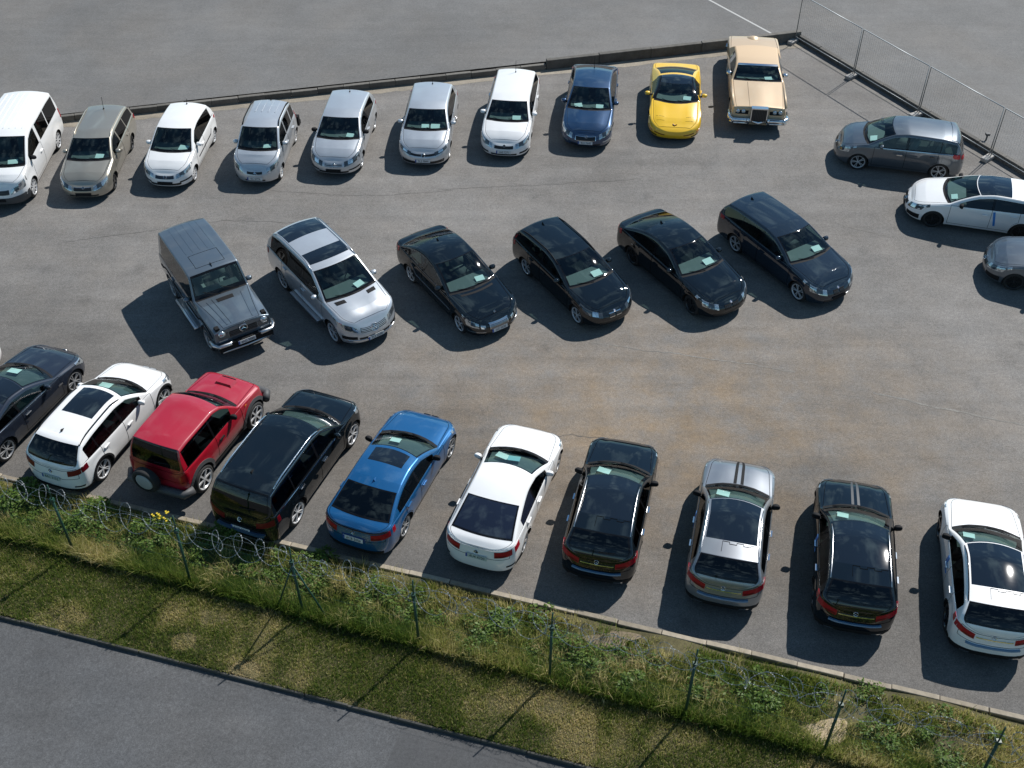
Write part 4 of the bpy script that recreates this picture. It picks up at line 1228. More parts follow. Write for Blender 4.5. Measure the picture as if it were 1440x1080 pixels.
G1, G2, G3, G4 = 'cars parked along the back kerb', 'cars parked in the middle row', 'cars parked along the front kerb', 'cars parked by the mesh fence'

# --- back row, left to right
def van():
    o = place('van', 'van', 'van', 'white panel van with black bumper at the left end of the back row', -17.08, 34.19, -89.0, G1)
    s = dict(L=4.89, W=1.90, wb=3.0, fo=.90, r=.34, paint=P_WHITE, d1=.95, d2=1.75, d3=4.58, d4=4.78, hood=[(0, .80), (.08, .92), (.35, 1.04), (.95, 1.19)],
             af=.5, mf=3.2, roof=[(1.75, 1.80), (2.2, 1.89), (3.8, 1.89), (4.58, 1.84)], tail=[(4.78, 1.15), (4.89, 1.0)], belt=(1.12, 1.14), wr=.80, crown=.05, rc=.12, ar=.2, mr=5,
             doors=[(1.32, 2.42)], wins=[(1.25, 2.34, 0), (2.52, 3.45, 1), (3.5, 4.55, 1)], boot=4.7, bootname='tailgate', rim='hubcap', mirror=M_BLACK, bi=.965, glassR=M_DARKG, trim=P_WHITE, sill=.24)
    c = build_car(s, o)
    patch(c, 'bumper', M_TRIM, 'f', -1.0, 1.0, .0, .42, .02, nu=20)
    lights(c, hf=(.52, 1.04), hv=(.60, .96), gf=.46, gv=(.62, .90), low=.3, lv=(.1, .26), tf=(.9, 1.05), tv=(.6, 1.2), slant=.05)
    gbars(c, .46, .62, .90, 3, M_TRIM); plate(c, 'f', .30, '', dark=True)
    ring_badge(c, frame_at(c, 'f', .02, .78), .07, 'vw')
    for k in (-.8, -.53, -.27, 0, .27, .53, .8): patch(c, 'roof_rib', P_WHITE, 't', 2.1, 4.4, k - .02, k + .02, .012, nu=8, nv=1)
    wipers(c); paper(c, 'white panel van'); return c
def octavia():
    o = place('oct', 'estate_car', 'car', 'beige metallic estate car beside the white panel van', -14.366, 34.367, -89.3, G1)
    s = spec('hatch', 4.51, 1.73, 1.45, 2.512, .90, .30, P_BEIGE, deck=.12, bl=.27, ar=.27, mr=4.0, d1=1.28, hood=[(0, .60), (.10, .70), (.40, .80), (1.28, .95)], belt=(.90, .95), rim='five_dark', mirror=P_BEIGE,
             ridge=(.012, .0, .02), trim=P_BEIGE, glassR=M_DARKG)
    s['mf'] = 3.2; c = build_car(s, o); lights(c, hf=(.45, 1.02), gf=.36, gv=(.74, 1.0), low=.6, lv=(.1, .26), tf=(.8, 1.05))
    patch(c, 'grille_surround', M_CHROME, 'f', -.38, .38, .99, 1.05, .01, nu=12, nv=1)
    ring_badge(c, frame_at(c, 'f', .02, 1.0), .045, 'wing'); plate(c, 'f', .36, '', dark=True); antenna(c, 3.75, 'whip'); wipers(c); rails(c, 2.05, 3.95, P_BEIGE, .03)
    paper(c, 'beige estate car'); return c
def polo():
    o = place('polo', 'hatchback', 'car', 'small plain white hatchback with steel wheels in the back row', -11.587, 34.895, -94.5, G1)
    s = two_door(spec('hatch', 3.95, 1.68, 1.54, 2.465, .80, .29, P_WHITE, rim='hubcap', d1=1.12, ridge=(.01, 0, .0)), 2.15, 3.35)
    c = build_car(s, o); lights(c, hf=(.50, 1.05), hv=(.70, 1.1), gf=.40, gv=(.74, .98), gm=mat('blue black grille', (.02, .03, .045), .3), low=.66, lv=(.10, .30), fog=(.62, .98, .30, .40))
    plate(c, 'f', .36, '', dark=True); ring_badge(c, frame_at(c, 'f', .02, .90), .055, 'vw'); antenna(c, 3.3, 'stub'); wipers(c)
    for s_ in (1, -1): patch(c, 'side_moulding', M_BLACK, 'x', 1.4, 3.0, .50 * s_, .55 * s_, .01, nu=12, nv=1)
    paper(c, 'small white hatchback'); return c
def agila():
    o = place('agila', 'minicar', 'car', 'tall silver minicar with black roof rails in the back row', -8.607, 34.959, -94.0, G1)
    s = spec('hatch', 3.54, 1.62, 1.63, 2.36, .68, .28, P_SILVER, deck=.10, bl=.22, d1=.88, ws=.60, hood=[(0, .68), (.08, .78), (.35, .90), (.88, 1.04)], belt=(.97, 1.0), wr=.72, rim='hubcap', bp=1.95, tail=[(3.44, 1.02), (3.54, .9)], ar=.22, mr=5)
    s['wins'] = [(1.10, 1.91, 0), (1.99, 2.72, 1), (2.80, 3.25, 1)]; s['trim'] = P_SILVER
    c = build_car(s, o); lights(c, hf=(.55, 1.10), hv=(.62, 1.05), gf=.34, gv=(.72, .90), low=.45, lv=(.12, .24), tf=(.88, 1.02), tv=(.7, 1.3))
    plate(c, 'f', .38, '9C 0776'); b = MB(); b.box((0, 0, .01), (.05, .012, .01)); b.box((0, 0.02, .01), (.012, .05, .01)); q = b.build('badge', M_CHROME, o); q.matrix_local = frame_at(c, 'f', .02, .82)
    rails(c, 1.55, 3.2, M_BLACK, .06, 14.5, .025); antenna(c, 3.2, 'stub'); wipers(c)
    for k in (-.6, -.2, .2, .6): patch(c, 'roof_rib', P_SILVER, 't', 2.3, 3.2, k - .025, k + .025, .012, nu=5, nv=1)
    b = MB(); b.box((c.xf - 3.56, .62, .62), (.10, .20, .16)); b.box((c.xf - 3.66, .55, .45), (.12, .26, .07)); b.build('rear_bumper_corner', M_BLACK, o)
    paper(c, 'silver minicar'); return c
def golf5():
    o = place('golf5', 'hatchback', 'car', 'silver three-door hatchback with black door mirrors in the back row', -5.937, 35.773, -95.0, G1)
    s = two_door(spec('hatch', 4.20, 1.76, 1.48, 2.578, .87, .31, P_SILVER, rim='ten', mirror=M_BLACK, ridge=(.015, 0, 0)), 2.35, 3.55)
    c = build_car(s, o); lights(c, hf=(.46, 1.06), hm=M_LAMPD, gf=.36, gv=(.72, .94), low=.62, lv=(.08, .26), fog=(.62, .98, .24, .34))
    gbars(c, .36, .72, .94, 2, P_SILVER); plate(c, 'f', .36, '', dark=True); ring_badge(c, frame_at(c, 'f', .02, .86), .065, 'vw'); antenna(c, 3.5, 'stub'); wipers(c)
    paper(c, 'silver hatchback with black mirrors'); return c
def golf6():
    o = place('golf6', 'hatchback', 'car', 'silver hatchback with smoked headlights and number plate, left of the white estate car', -2.948, 36.344, -93.6, G1)
    s = two_door(spec('hatch', 4.20, 1.79, 1.47, 2.578, .87, .31, P_SILVER, rim='ten', ridge=(.018, 0, 0)), 2.35, 3.55)
    c = build_car(s, o); lights(c, hf=(.50, 1.08), hm=M_LAMPD, hv=(.78, 1.2), gf=.52, gv=(.82, .98), low=.85, lv=(.08, .34))
    plate(c, 'f', .42, '5L2 9844'); ring_badge(c, frame_at(c, 'f', .02, .90), .065, 'vw'); antenna(c, 3.5, 'stub'); wipers(c); paper(c, 'silver hatchback with smoked headlights')
    paper(c, 'silver hatchback with smoked headlights', .02)['label'] = 'smaller white paper sheet mid dashboard of the silver hatchback with smoked headlights'
    return c
def octrs():
    o = place('octrs', 'estate_car', 'car', 'white estate car with black grille and roof aerial, left of the navy saloon', -.022, 36.927, -96.6, G1)
    s = spec('hatch', 4.57, 1.77, 1.46, 2.578, .92, .31, P_WHITE, deck=.12, bl=.27, ar=.27, mr=4.0, rim='ten', ridge=(.015, 0, .006))
    c = build_car(s, o); lights(c, hf=(.50, 1.05), gf=.40, gv=(.72, .96), low=.55, lv=(.08, .24), fog=(.66, .96, .16, .30)); plate(c, 'f', .46, '1A0 7271')
    ring_badge(c, frame_at(c, 'f', .02, .98), .045, 'wing'); antenna(c, 3.85, 'whip'); wipers(c); paper(c, 'white estate car'); return c
def superb():
    o = place('superb', 'saloon_car', 'car', 'navy blue saloon with chrome framed grille in the back row', 2.926, 37.668, -97.5, G1)
    s = spec('sedan', 4.84, 1.82, 1.47, 2.76, .95, .32, P_NAVY, rim='seven', deck=.42, bl=.80, ridge=(.0, .02, .0), glassR=M_DARKG)
    c = build_car(s, o); lights(c, hf=(.56, 1.05), gf=.40, gv=(.66, .97), low=.62, lv=(.08, .26), fog=(.70, 1.0, .30, .40, M_LAMP))
    patch(c, 'grille_surround', M_CHROME, 'f', -.42, .42, .96, 1.02, .012, nu=12, nv=1); patch(c, 'grille_surround', M_CHROME, 'f', -.38, .38, .61, .65, .012, nu=12, nv=1)
    for s_ in (1, -1): patch(c, 'grille_surround', M_CHROME, 'f', .40 * s_, .43 * s_, .63, .98, .012, nu=2)
    ring_badge(c, frame_at(c, 'f', .02, .99), .05, 'wing'); plate(c, 'f', .44, '4L5 7640'); antenna(c, 3.6, 'whip'); wipers(c); paper(c, 'navy saloon')
    paper(c, 'navy saloon', -.36, .2)['label'] = 'smaller paper sheet on the passenger side dashboard of the navy saloon'
    return c
def corvette():
    o = place('vette', 'sports_car', 'sports car', 'low yellow sports car with black glass roof', 6.104, 38.236, -96.5, G1)
    s = dict(L=4.57, W=1.87, wb=2.65, fo=1.0, r=.325, paint=P_YEL, d1=1.62, d2=2.42, d3=3.02, d4=3.85, hood=[(0, .46), (.12, .54), (.5, .66), (1.62, .86)], roof=[(2.42, 1.12), (2.7, 1.165), (3.02, 1.13)],
             tail=[(3.85, .93), (4.35, .90), (4.57, .82)], belt=(.82, .90), wr=.56, sh=.03, crown=.05, hcrown=.03, rc=.10, af=.62, mf=2.8, nf=2.2, ar=.4, cb=.26, rb=.16, sill=.16, lf=.12, ridge=(.035, .0, -.01),
             doors=[(1.48, 2.78)], wins=[(1.95, 2.84, 0)], sunroofs=[(2.42, 2.88)], sunrow=16, pillarblack=2.88, ptap=.04, boot=4.3, rim='five', wbul=.05, rbul=.03, rearseat=0, fe=.84, mirout=.07, mird=.30, flare=.03, seatx=.05, fup=0.0)
    c = build_car(s, o)
    for s_ in (1, -1):
        patch(c, 'turn_signal', mat('dark orange lens', (.16, .05, .01), .2), 'f', .38 * s_, .78 * s_, .50, .62, .006); patch(c, 'brake_duct', M_BLACK, 'f', .70 * s_, .95 * s_, .16, .30, .005)
        patch(c, 'taillight', M_RED, 'r', .35 * s_, .58 * s_, .62, .82, .006); patch(c, 'corner_lamp', M_ORANGE, 'f', .86 * s_, .99 * s_, .46, .60, .006)
        patch(c, 'headlight_gap', M_SEAM, 't', .41, .418, .50 * s_, .88 * s_, .003, nu=1, skirt=.002); patch(c, 'headlight_gap', M_SEAM, 't', .662, .670, .50 * s_, .88 * s_, .003, nu=1, skirt=.002)
    b = MB(); b.tube([(-.08, .03, .006), (0, -.02, .006), (.08, .03, .006)], .012, 5, 0); b.tube([(-.06, .05, .006), (0, -.03, .006)], .010, 5, 0); q = b.build('badge', M_REDD, o)
    p, n = samp(c, cidx(c, .20), 21, 1); q.matrix_local = Matrix.Translation(p + n * .006) @ Matrix.Rotation(R_(90), 4, 'Z') @ Matrix.Rotation(R_(20), 4, 'X')
    patch(c, 'number_plate_recess', P_YEL, 'f', -.28, .28, .46, .72, .008, nu=8)
    wipers(c); paper(c, 'yellow sports car', .40, -.2); return c
def lincoln():
    o = place('lincoln', 'classic_coupe', 'classic car', 'long gold beige classic coupe with chrome bumpers', 9.262, 39.348, -96.4, G1)
    s = dict(L=5.75, W=2.03, wb=3.06, fo=1.05, r=.34, paint=P_GOLD, roofpaint=P_VINYL, d1=1.98, d2=2.62, d3=4.05, d4=4.50, hood=[(0, .86), (.06, .90), (.5, .93), (1.98, .99)], roof=[(2.62, 1.29), (3.1, 1.34), (4.05, 1.29)],
             tail=[(4.50, .99), (5.3, .96), (5.75, .90)], belt=(.93, .95), wr=.70, sh=.03, crown=.03, hcrown=.03, af=.16, mf=8, nf=4, ar=.2, mr=8, nr=4, lf=.05, lr=.06, cb=.10, sill=.22, tuck=.06, fe=.86, bi=.965, rc=.06,
             doors=[(1.70, 3.25)], wins=[(2.25, 3.22, 0), (3.55, 3.75, 1)], boot=5.5, rim='hubcap', trim=M_CHROME, ridge=(.0, .0, .03), arch=.36, flare=.0, beige=1, mirror=M_CHROME, mirout=-.03, glassR=M_GLASS, hoodfront=.06, tumb=.05, seatx=.1)
    c = build_car(s, o); xf = c.xf
    for s_ in (1, -1):
        h = patch(c, 'headlight', M_BLACK, 'f', .40 * s_, .88 * s_, .70, .93, .006)
        for y in (.56, .76):
            b = MB(); b.lathe([(.001, .03), (.06, .022), (.075, .0), (.08, -.03)], 16, 0); q = b.build('lamp', M_LAMP, h, True)
            q.matrix_local = Matrix.Translation((xf - .012, s_ * y, .76)) @ Matrix.Rotation(-PI / 2, 4, 'Z')
        b = MB(); b.tube([(xf - .03, s_ * .30, .50), (xf + .08, s_ * .34, .46), (xf + .08, s_ * .90, .47), (xf - .02, s_ * 1.02, .49), (xf - .5, s_ * 1.05, .50)], [.08, .085, .085, .085, .06], 8)
        b.tube([(xf - .03, s_ * .30, .36), (xf + .06, s_ * .34, .34), (xf + .06, s_ * .90, .35), (xf - .02, s_ * 1.01, .36)], .05, 8); b.box((xf + .14, s_ * .36, .48), (.05, .035, .10)); b.box((xf + .13, s_ * .92, .47), (.05, .03, .09))
        b.build('front_bumper', M_CHROME, o, True)
        b = MB(); b.tube([(xf - .1, s_ * .95, .945), (xf - 1.0, s_ * .955, .965), (xf - 1.9, s_ * .95, .985)], [.035, .045, .03], 8); b.build('fender_ridge', P_GOLD, o, True)
        patch(c, 'side_trim', M_CHROME, 'x', .3, 5.4, .97 * s_, 1.0 * s_, .008, nu=30, nv=1)
    b = MB(); b.tube([(xf - .03, -.32, .42), (xf + .10, 0, .38), (xf - .03, .32, .42)], .07, 8); b.build('front_bumper', M_CHROME, o, True)
    b = MB(); b.box((xf + .06, 0, .72), (.07, .27, .24)); g = b.build('grille', M_GRILLE, o)
    b = MB(); b.box((xf + .06, 0, .965), (.095, .295, .02)); b.box((xf + .06, .283, .72), (.08, .013, .24)); b.box((xf + .06, -.283, .72), (.08, .013, .24)); b.build('grille_shell', M_CHROME, o)
    b = MB()
    for k in range(9): b.box((xf + .132, -.23 + k * .0575, .72), (.004, .005, .22))
    b.build('grille_bars', M_TRIM, g)
    for t in (-1, 1): pass
    b = MB(); b.lathe([(.001, .10), (.22, .10), (.31, .075), (.37, .01), (.39, -.08), (.38, -.2)], 32); q = b.build('spare_wheel_hump', P_GOLD, o, True)
    q.matrix_local = Matrix.Translation((xf - 5.60, 0, .705)) @ Matrix.Rotation(R_(22), 4, 'Y') @ Matrix.Rotation(PI / 2, 4, 'Z')
    patch(c, 'windscreen_frame', M_CHROME, 't', 2.56, 2.66, -.98, .98, .012, nu=2, nv=14)
    b = MB(); b.box((xf + .13, .52, .47), (.012, .24, .07)); b.build('number_plate', M_BLACK, o)
    patch(c, 'bonnet_line', mat('gold shadow gap', (.10, .06, .03), .6), 't', .1, 1.85, -.43, -.415, .004, nu=14, nv=1)
    patch(c, 'rear_bumper', M_CHROME, 'r', -1.1, 1.1, .25, .5, .05, nu=16)
    wipers(c); paper(c, 'gold classic coupe', .46); return c
# --- by the mesh fence
def bclass():
    o = place('b', 'compact_car', 'car', 'grey metallic compact people carrier parked beside the mesh fence', 13.559, 34.643, 165.9, G4)
    s = spec('hatch', 4.36, 1.79, 1.54, 2.699, .85, .32, P_GREYM, d1=1.10, ws=.80, deck=.15, bl=.30, hood=[(0, .66), (.10, .76), (.4, .88), (1.10, 1.03)], belt=(.96, 1.04), rim='ten', tail=[(4.21, 1.05), (4.33, .95), (4.36, .88)], glassR=M_GLASS, handle=M_CHROME)
    c = build_car(s, o); lights(c, hf=(.60, 1.10), tf=(.50, 1.15), tv=(.78, 1.02)); star(c, frame_at(c, 'f', .02, .90), .07); wipers(c)
    for s_ in (1, -1): patch(c, 'window_trim', M_CHROME, 'x', 1.5, 4.0, .985 * s_, 1.02 * s_, .006, nu=20, nv=1)
    patch(c, 'rear_spoiler', P_GREYM, 't', 3.72, 3.98, -.98, .98, .02, nu=3, nv=10); paper(c, 'grey compact people carrier'); return c
def cla():
    o = place('cla', 'estate_coupe', 'car', 'white estate coupe with black roof and blue tape on its side', 15.217, 31.13, 164.5, G4)
    s = spec('hatch', 4.63, 1.78, 1.42, 2.699, .90, .32, P_WHITE, d1=1.30, ws=.85, deck=.20, bl=.50, hood=[(0, .62), (.10, .70), (.4, .80), (1.30, .97)], belt=(.92, 1.0), wr=.63, rim='ten_dark', sunroofs=[(2.17, 3.10)], sunrow=16, mirror=M_BLACK)
    c = build_car(s, o); lights(c, hf=(.56, 1.12), hm=M_LAMPD, gf=.42, gv=(.66, .94), low=.5, fog=(.60, .98, .10, .42)); star(c, frame_at(c, 'f', .02, .82), .085); wipers(c); plate(c, 'f', .42, '', dark=True)
    patch(c, 'blue_tape', M_TAPE, 'x', 2.63, 2.70, .30, .97, .008, nu=2, nv=6, shape=lambda u, w, f0, f1, v0, v1: (f0 + .10 * (1 - w), f1 + .10 * (1 - w), v0, v1)); paper(c, 'white estate coupe'); return c
def greyend():
    o = place('g', 'estate_coupe', 'car', 'dark grey car cut off by the right edge, below the white estate coupe', 16.80, 27.78, 163.5, G4)
    s = spec('hatch', 4.63, 1.78, 1.42, 2.699, .90, .32, P_GREYM, d1=1.30, ws=.85, deck=.20, bl=.50, hood=[(0, .62), (.10, .70), (.4, .80), (1.30, .97)], belt=(.92, 1.0), wr=.63, rim='twelve', ridge=(.0, .02, .0))
    s['rim'] = 'ten_dark'
    c = build_car(s, o); lights(c, hf=(.56, 1.12), gf=.42, gv=(.66, .94), low=.5, fog=(.60, .98, .10, .42)); star(c, frame_at(c, 'f', .02, .82), .085); wipers(c)
    return c
# --- middle row
def gwagon():
    o = place('gw', 'off_road_car', 'off-road car', 'boxy blue grey off-road car with ribbed roof, leftmost of the middle row', -8.76, 26.42, -57.4, G2)
    s = dict(L=4.50, W=1.76, wb=2.85, fo=.74, r=.385, paint=P_BLUEGREY, d1=1.52, d2=1.80, d3=4.34, d4=4.44, hood=[(0, 1.06), (.04, 1.10), (.5, 1.13), (1.52, 1.20)], roof=[(1.80, 1.86), (2.2, 1.92), (3.8, 1.92), (4.34, 1.88)],
             tail=[(4.44, 1.25), (4.50, 1.15)], belt=(1.08, 1.10), wr=.79, sh=.09, crown=.03, hcrown=.02, rc=.05, af=.08, mf=10, nf=5, ar=.10, mr=10, nr=5, lf=.02, lr=.02, cb=.03, rb=.02, bi=.965, sill=.42, tuck=.03, tumb=.015, fe=.64, wbul=.0,
             doors=[(1.32, 2.42), (2.42, 3.35)], wins=[(1.66, 2.37, 0), (2.47, 3.18, 1), (3.26, 4.2, 1)], boot=4.42, bootname='rear_door', rim='five_grey', flare=0, glassR=M_GLASS, hoodfront=.06, arch=.44, mird=.28, mirout=.02, bootrow=2, rup=0, fup=0, ridge=(0, .0, .015), seatx=.2, track=.02)
    c = build_car(s, o); xf = c.xf
    patch(c, 'grille', M_GRILLE, 'f', -.50, .50, .66, .98, .01, nu=10); gbars(c, .48, .68, .96, 3, M_TRIM, .016)
    star(c, Matrix.Translation((xf + .03, 0, .97)) @ Matrix.Rotation(PI / 2, 4, 'Z') @ Matrix.Rotation(PI / 2, 4, 'X'), .115)
    for s_ in (1, -1):
        h = patch(c, 'headlight', M_LAMPD, 'f', .54 * s_, .90 * s_, .66, .98, .01)
        b = MB(); b.lathe([(.001, .04), (.08, .03), (.105, .0), (.11, -.03)], 16); q = b.build('lamp', M_LAMP, h, True); q.matrix_local = Matrix.Translation((xf + .005, s_ * .63, .95)) @ Matrix.Rotation(-PI / 2, 4, 'Z')
        patch(c, 'running_light', M_LAMP, 'f', .60 * s_, .90 * s_, .56, .62, .02)
        b = MB(); b.box((xf - .16, s_ * .70, 1.10), (.09, .07, .035), 0, None, .8); b.build('turn_signal', M_BLACK, o)
        b = MB(); b.tube([(xf + .03, s_ * .40, .62), (xf + .09, s_ * .46, .62), (xf + .08, s_ * .80, .62), (xf - .06, s_ * .90, .62), (xf - .28, s_ * .93, .62)], .06, 8); b.build('front_bumper', M_ALU, o, True)
        b = MB(); b.box((xf - 2.1, s_ * .93, .40), (.78, .10, .035)); b.tube([(xf - 1.35, s_ * .98, .42), (xf - 2.9, s_ * .98, .42)], .035, 6); b.build('running_board', M_ALU, o, True)
        patch(c, 'side_moulding', M_BLACK, 'x', .25, 4.3, .52 * s_, .60 * s_, .018, nu=24, nv=1)
        patch(c, 'taillight', M_RED, 'r', .86 * s_, .98 * s_, .2, .4, .02)
    b = MB(); b.box((xf + .03, 0, .48), (.10, .80, .08)); b.box((xf + .04, 0, .60), (.09, .46, .06)); b.build('bumper_centre', M_BLACK, o)
    b = MB(); b.tube([(xf + .11, -.75, .42), (xf + .13, 0, .41), (xf + .11, .75, .42)], .03, 6); b.build('bumper_bar', M_ALU, o, True)
    plate(c, 'f', .30, '4AD 9888', .15)
    arch_trim(c, P_BLUEGREY, .07)
    for k in (-.62, -.32, 0, .32, .62): patch(c, 'roof_rib', P_BLUEGREY, 't', 2.75, 4.25, k - .018, k + .018, .006, nu=6, nv=1)
    for a_, b_, v0, v1 in ((2.0, 2.012, -.62, .62), (2.62, 2.632, -.62, .62), (2.0, 2.63, -.63, -.612), (2.0, 2.63, .612, .63)): patch(c, 'roof_hatch_joint', M_SEAM, 't', a_, b_, v0, v1, .003, nu=4)
    patch(c, 'bonnet_vent', M_BLACK, 't', 1.15, 1.30, -.34, .34, .008, nu=3)
    for s_ in (1, -1): patch(c, 'bonnet_rib', P_BLUEGREY, 't', .15, 1.3, .67 * s_, .73 * s_, .012, nu=8, nv=2)
    patch(c, 'bonnet_line', M_SEAM, 't', .15, 1.35, -.50, -.485, .004, nu=10, nv=1)
    antenna(c, 1.95, 'fin'); wipers(c); b = MB(); b.box((xf - 4.60, 0, 1.05), (.10, .34, .34)); b.build('spare_wheel_cover', M_ALU, o); return c
def gl():
    o = place('gl', 'suv', 'off-road car', 'large silver SUV with black roof panels and bonnet vents', -5.327, 26.831, -53.8, G2)
    s = spec('hatch', 5.08, 1.92, 1.80, 3.075, .87, .38, P_SILVER, d1=1.32, ws=.82, deck=.16, bl=.40, hood=[(0, .80), (.10, .92), (.45, 1.05), (1.32, 1.18)], belt=(1.10, 1.16), wr=.70, rim='ten', sill=.30, tail=[(4.92, 1.2), (5.03, 1.05), (5.08, 1.0)],
             sunroofs=[(2.40, 2.92), (3.70, 4.45)], sunrow=17, ridge=(.02, .03, .0), bp=2.62, fe=.80, arch=.43, sh=.06)
    s['roof'] = [(s['d2'], 1.69), (2.7, 1.765), (4.0, 1.745), (s['d3'], 1.68)]
    c = build_car(s, o); lights(c, hf=(.56, 1.12), hv=(.66, 1.05), gf=.46, gv=(.66, .96), low=.55, lv=(.22, .36), fog=(.60, .95, .24, .42), slant=.08)
    gbars(c, .45, .68, .95, 3, P_SILVER, .014); star(c, frame_at(c, 'f', .02, .82), .11); plate(c, 'f', .20, '3L5 2500')
    patch(c, 'bumper_trim', M_CHROME, 'f', -.9, .9, .14, .18, .02, nu=16, nv=1)
    for s_ in (1, -1):
        patch(c, 'bonnet_vent', M_BLACK, 't', 1.0, 1.16, .44 * s_, .80 * s_, .008, nu=3)
        b = MB(); b.box((c.xf - 2.4, s_ * .95, .36), (.85, .11, .03)); b.build('running_board', M_ALU, o)
    rails(c, 2.15, 4.6, M_ALU, .05); wipers(c); paper(c, 'large silver SUV'); return c
def w211():
    o = place('w211', 'saloon_car', 'car', 'black saloon with four oval headlights and chrome grille', -1.605, 27.15, -56.6, G2)
    s = spec('sedan', 4.82, 1.82, 1.47, 2.854, .85, .32, P_BLACK, rim='five', deck=.55, bl=.76, ws=.98, d1=1.50, ridge=(.012, .012, 0), beige=0, roofpaint=P_BLACK, glassR=M_GLASS)
    c = build_car(s, o)
    lights(c, hf=(.70, 1.06), hv=(.62, 1.02), gf=None, low=.55, lv=(.10, .24), slant=.05)
    patch(c, 'grille', M_ALU, 'f', -.36, .36, .56, .95, .02, nu=10); gbars(c, .33, .58, .90, 5, M_GRILLE, .024)
    patch(c, 'grille_surround', M_CHROME, 'f', -.38, .38, .95, 1.06, .022, nu=10, nv=2)
    for s_ in (1, -1): patch(c, 'inner_headlight', M_LAMP, 'f', .50 * s_, .65 * s_, .62, .86, .008); patch(c, 'bumper_trim', M_CHROME, 'f', .5 * s_, 1.1 * s_, .30, .33, .012, nu=8, nv=1)
    plate(c, 'f', .38, '1LE 5030'); p, n = samp(c, cidx(c, .16), 21, 1); star(c, Matrix.Translation(p + np.array([0, 0, .05])) @ Matrix.Rotation(PI / 2, 4, 'Z') @ Matrix.Rotation(PI / 2, 4, 'X'), .04, None, 'bonnet_star')
    patch(c, 'cowl_grille', M_BLACK, 't', 1.26, 1.34, -.7, .7, .004, nu=2); antenna(c, 3.35, 'fin'); wipers(c); paper(c, 'black saloon with oval headlights')
    for s_ in (1, -1): patch(c, 'side_trim', M_ALU, 'x', 1.3, 3.6, .50 * s_, .525 * s_, .012, nu=14, nv=1)
    return c
def e91():
    o = place('e91', 'estate_car', 'car', 'black estate car with shark fin aerial and silver twin grille', 1.9, 27.49, -58.0, G2)
    s = spec('hatch', 4.52, 1.82, 1.41, 2.76, .78, .32, P_BLACK, d1=1.32, ws=.96, deck=.12, bl=.30, ar=.28, mr=4.0, hood=[(0, .62), (.10, .70), (.4, .80), (1.32, .95)], belt=(.90, .97), wr=.66, rim='ten', ridge=(.015, .0, 0))
    s['roof'][-1] = (s['d3'], 1.31)
    c = build_car(s, o); kidney(c, P_BLACK); lights(c, hf=(.48, 1.05), hm=M_LAMPD, gf=None, low=.6, lv=(.1, .28)); ring_badge(c, frame_at(c, 'f', .02, 1.25), .04, 'quarter'); antenna(c, 3.85); rails(c, 2.1, 4.0, M_BLACK, .03)
    wipers(c); paper(c, 'black estate car with twin grille'); return c
def kidney(c, p, m=None, v=(.70, .95), w=(.03, .24)):
    for s_ in (1, -1):
        g = patch(c, 'kidney_grille', M_GRILLE, 'f', w[0] * s_, w[1] * s_, v[0], v[1], .010)
        patch(c, 'grille_frame', m or M_CHROME, 'f', w[0] * s_, w[1] * s_, v[1] - .02, v[1] + .04, .016, nv=1); patch(c, 'grille_frame', m or M_CHROME, 'f', w[0] * s_, w[1] * s_, v[0] - .03, v[0] + .02, .016, nv=1)
        for k in range(4):
            f = w[0] + (w[1] - w[0]) * (k + .5) / 4; patch(c, 'grille_slat', M_TRIM, 'f', f * s_, (f + .012) * s_, v[0], v[1], .014, g, 1, 3)
def sedan10():
    o = place('f10', 'saloon_car', 'car', 'black saloon without plates and with black wheels, left of the slate estate car', 5.284, 27.98, -57.8, G2)
    s = spec('sedan', 4.86, 1.84, 1.45, 2.90, .84, .33, P_BLACK, rim='five_dark', deck=.52, bl=.85, ws=.85, d1=1.50, ridge=(.02, .0, -.006), wr=.64)
    c = build_car(s, o); kidney(c, P_BLACK, M_BLACK, (.68, .92), (.03, .30)); lights(c, hf=(.52, 1.08), gf=None, low=.7, lv=(.08, .30)); ring_badge(c, frame_at(c, 'f', .02, 1.25), .045, 'quarter'); antenna(c, 3.45); wipers(c); paper(c, 'black saloon with black wheels'); return c
def e61():
    o = place('e61', 'estate_car', 'car', 'slate black estate car with bright alloy wheels, rightmost of the middle row', 8.59, 28.615, -58.2, G2)
    s = spec('hatch', 4.84, 1.85, 1.48, 2.888, .84, .33, P_NAVYBLK, d1=1.42, ws=.85, deck=.12, bl=.32, ar=.28, mr=4.0, belt=(.93, 1.0), wr=.66, rim='ten', ridge=(.02, .0, 0))
    c = build_car(s, o); kidney(c, P_BLACK, M_BLACK, (.70, .94)); lights(c, hf=(.50, 1.10), gf=None, low=.6, lv=(.1, .26), tf=(.6, 1.2), tv=(.8, 1.02)); ring_badge(c, frame_at(c, 'f', .02, 1.25), .045, 'quarter'); antenna(c, 4.1); wipers(c)
    plate(c, 'f', .36, '', dark=True); patch(c, 'bumper_trim', M_ALU, 'f', -.3, .5, .30, .33, .02, nu=10, nv=1); paper(c, 'slate black estate car'); return c
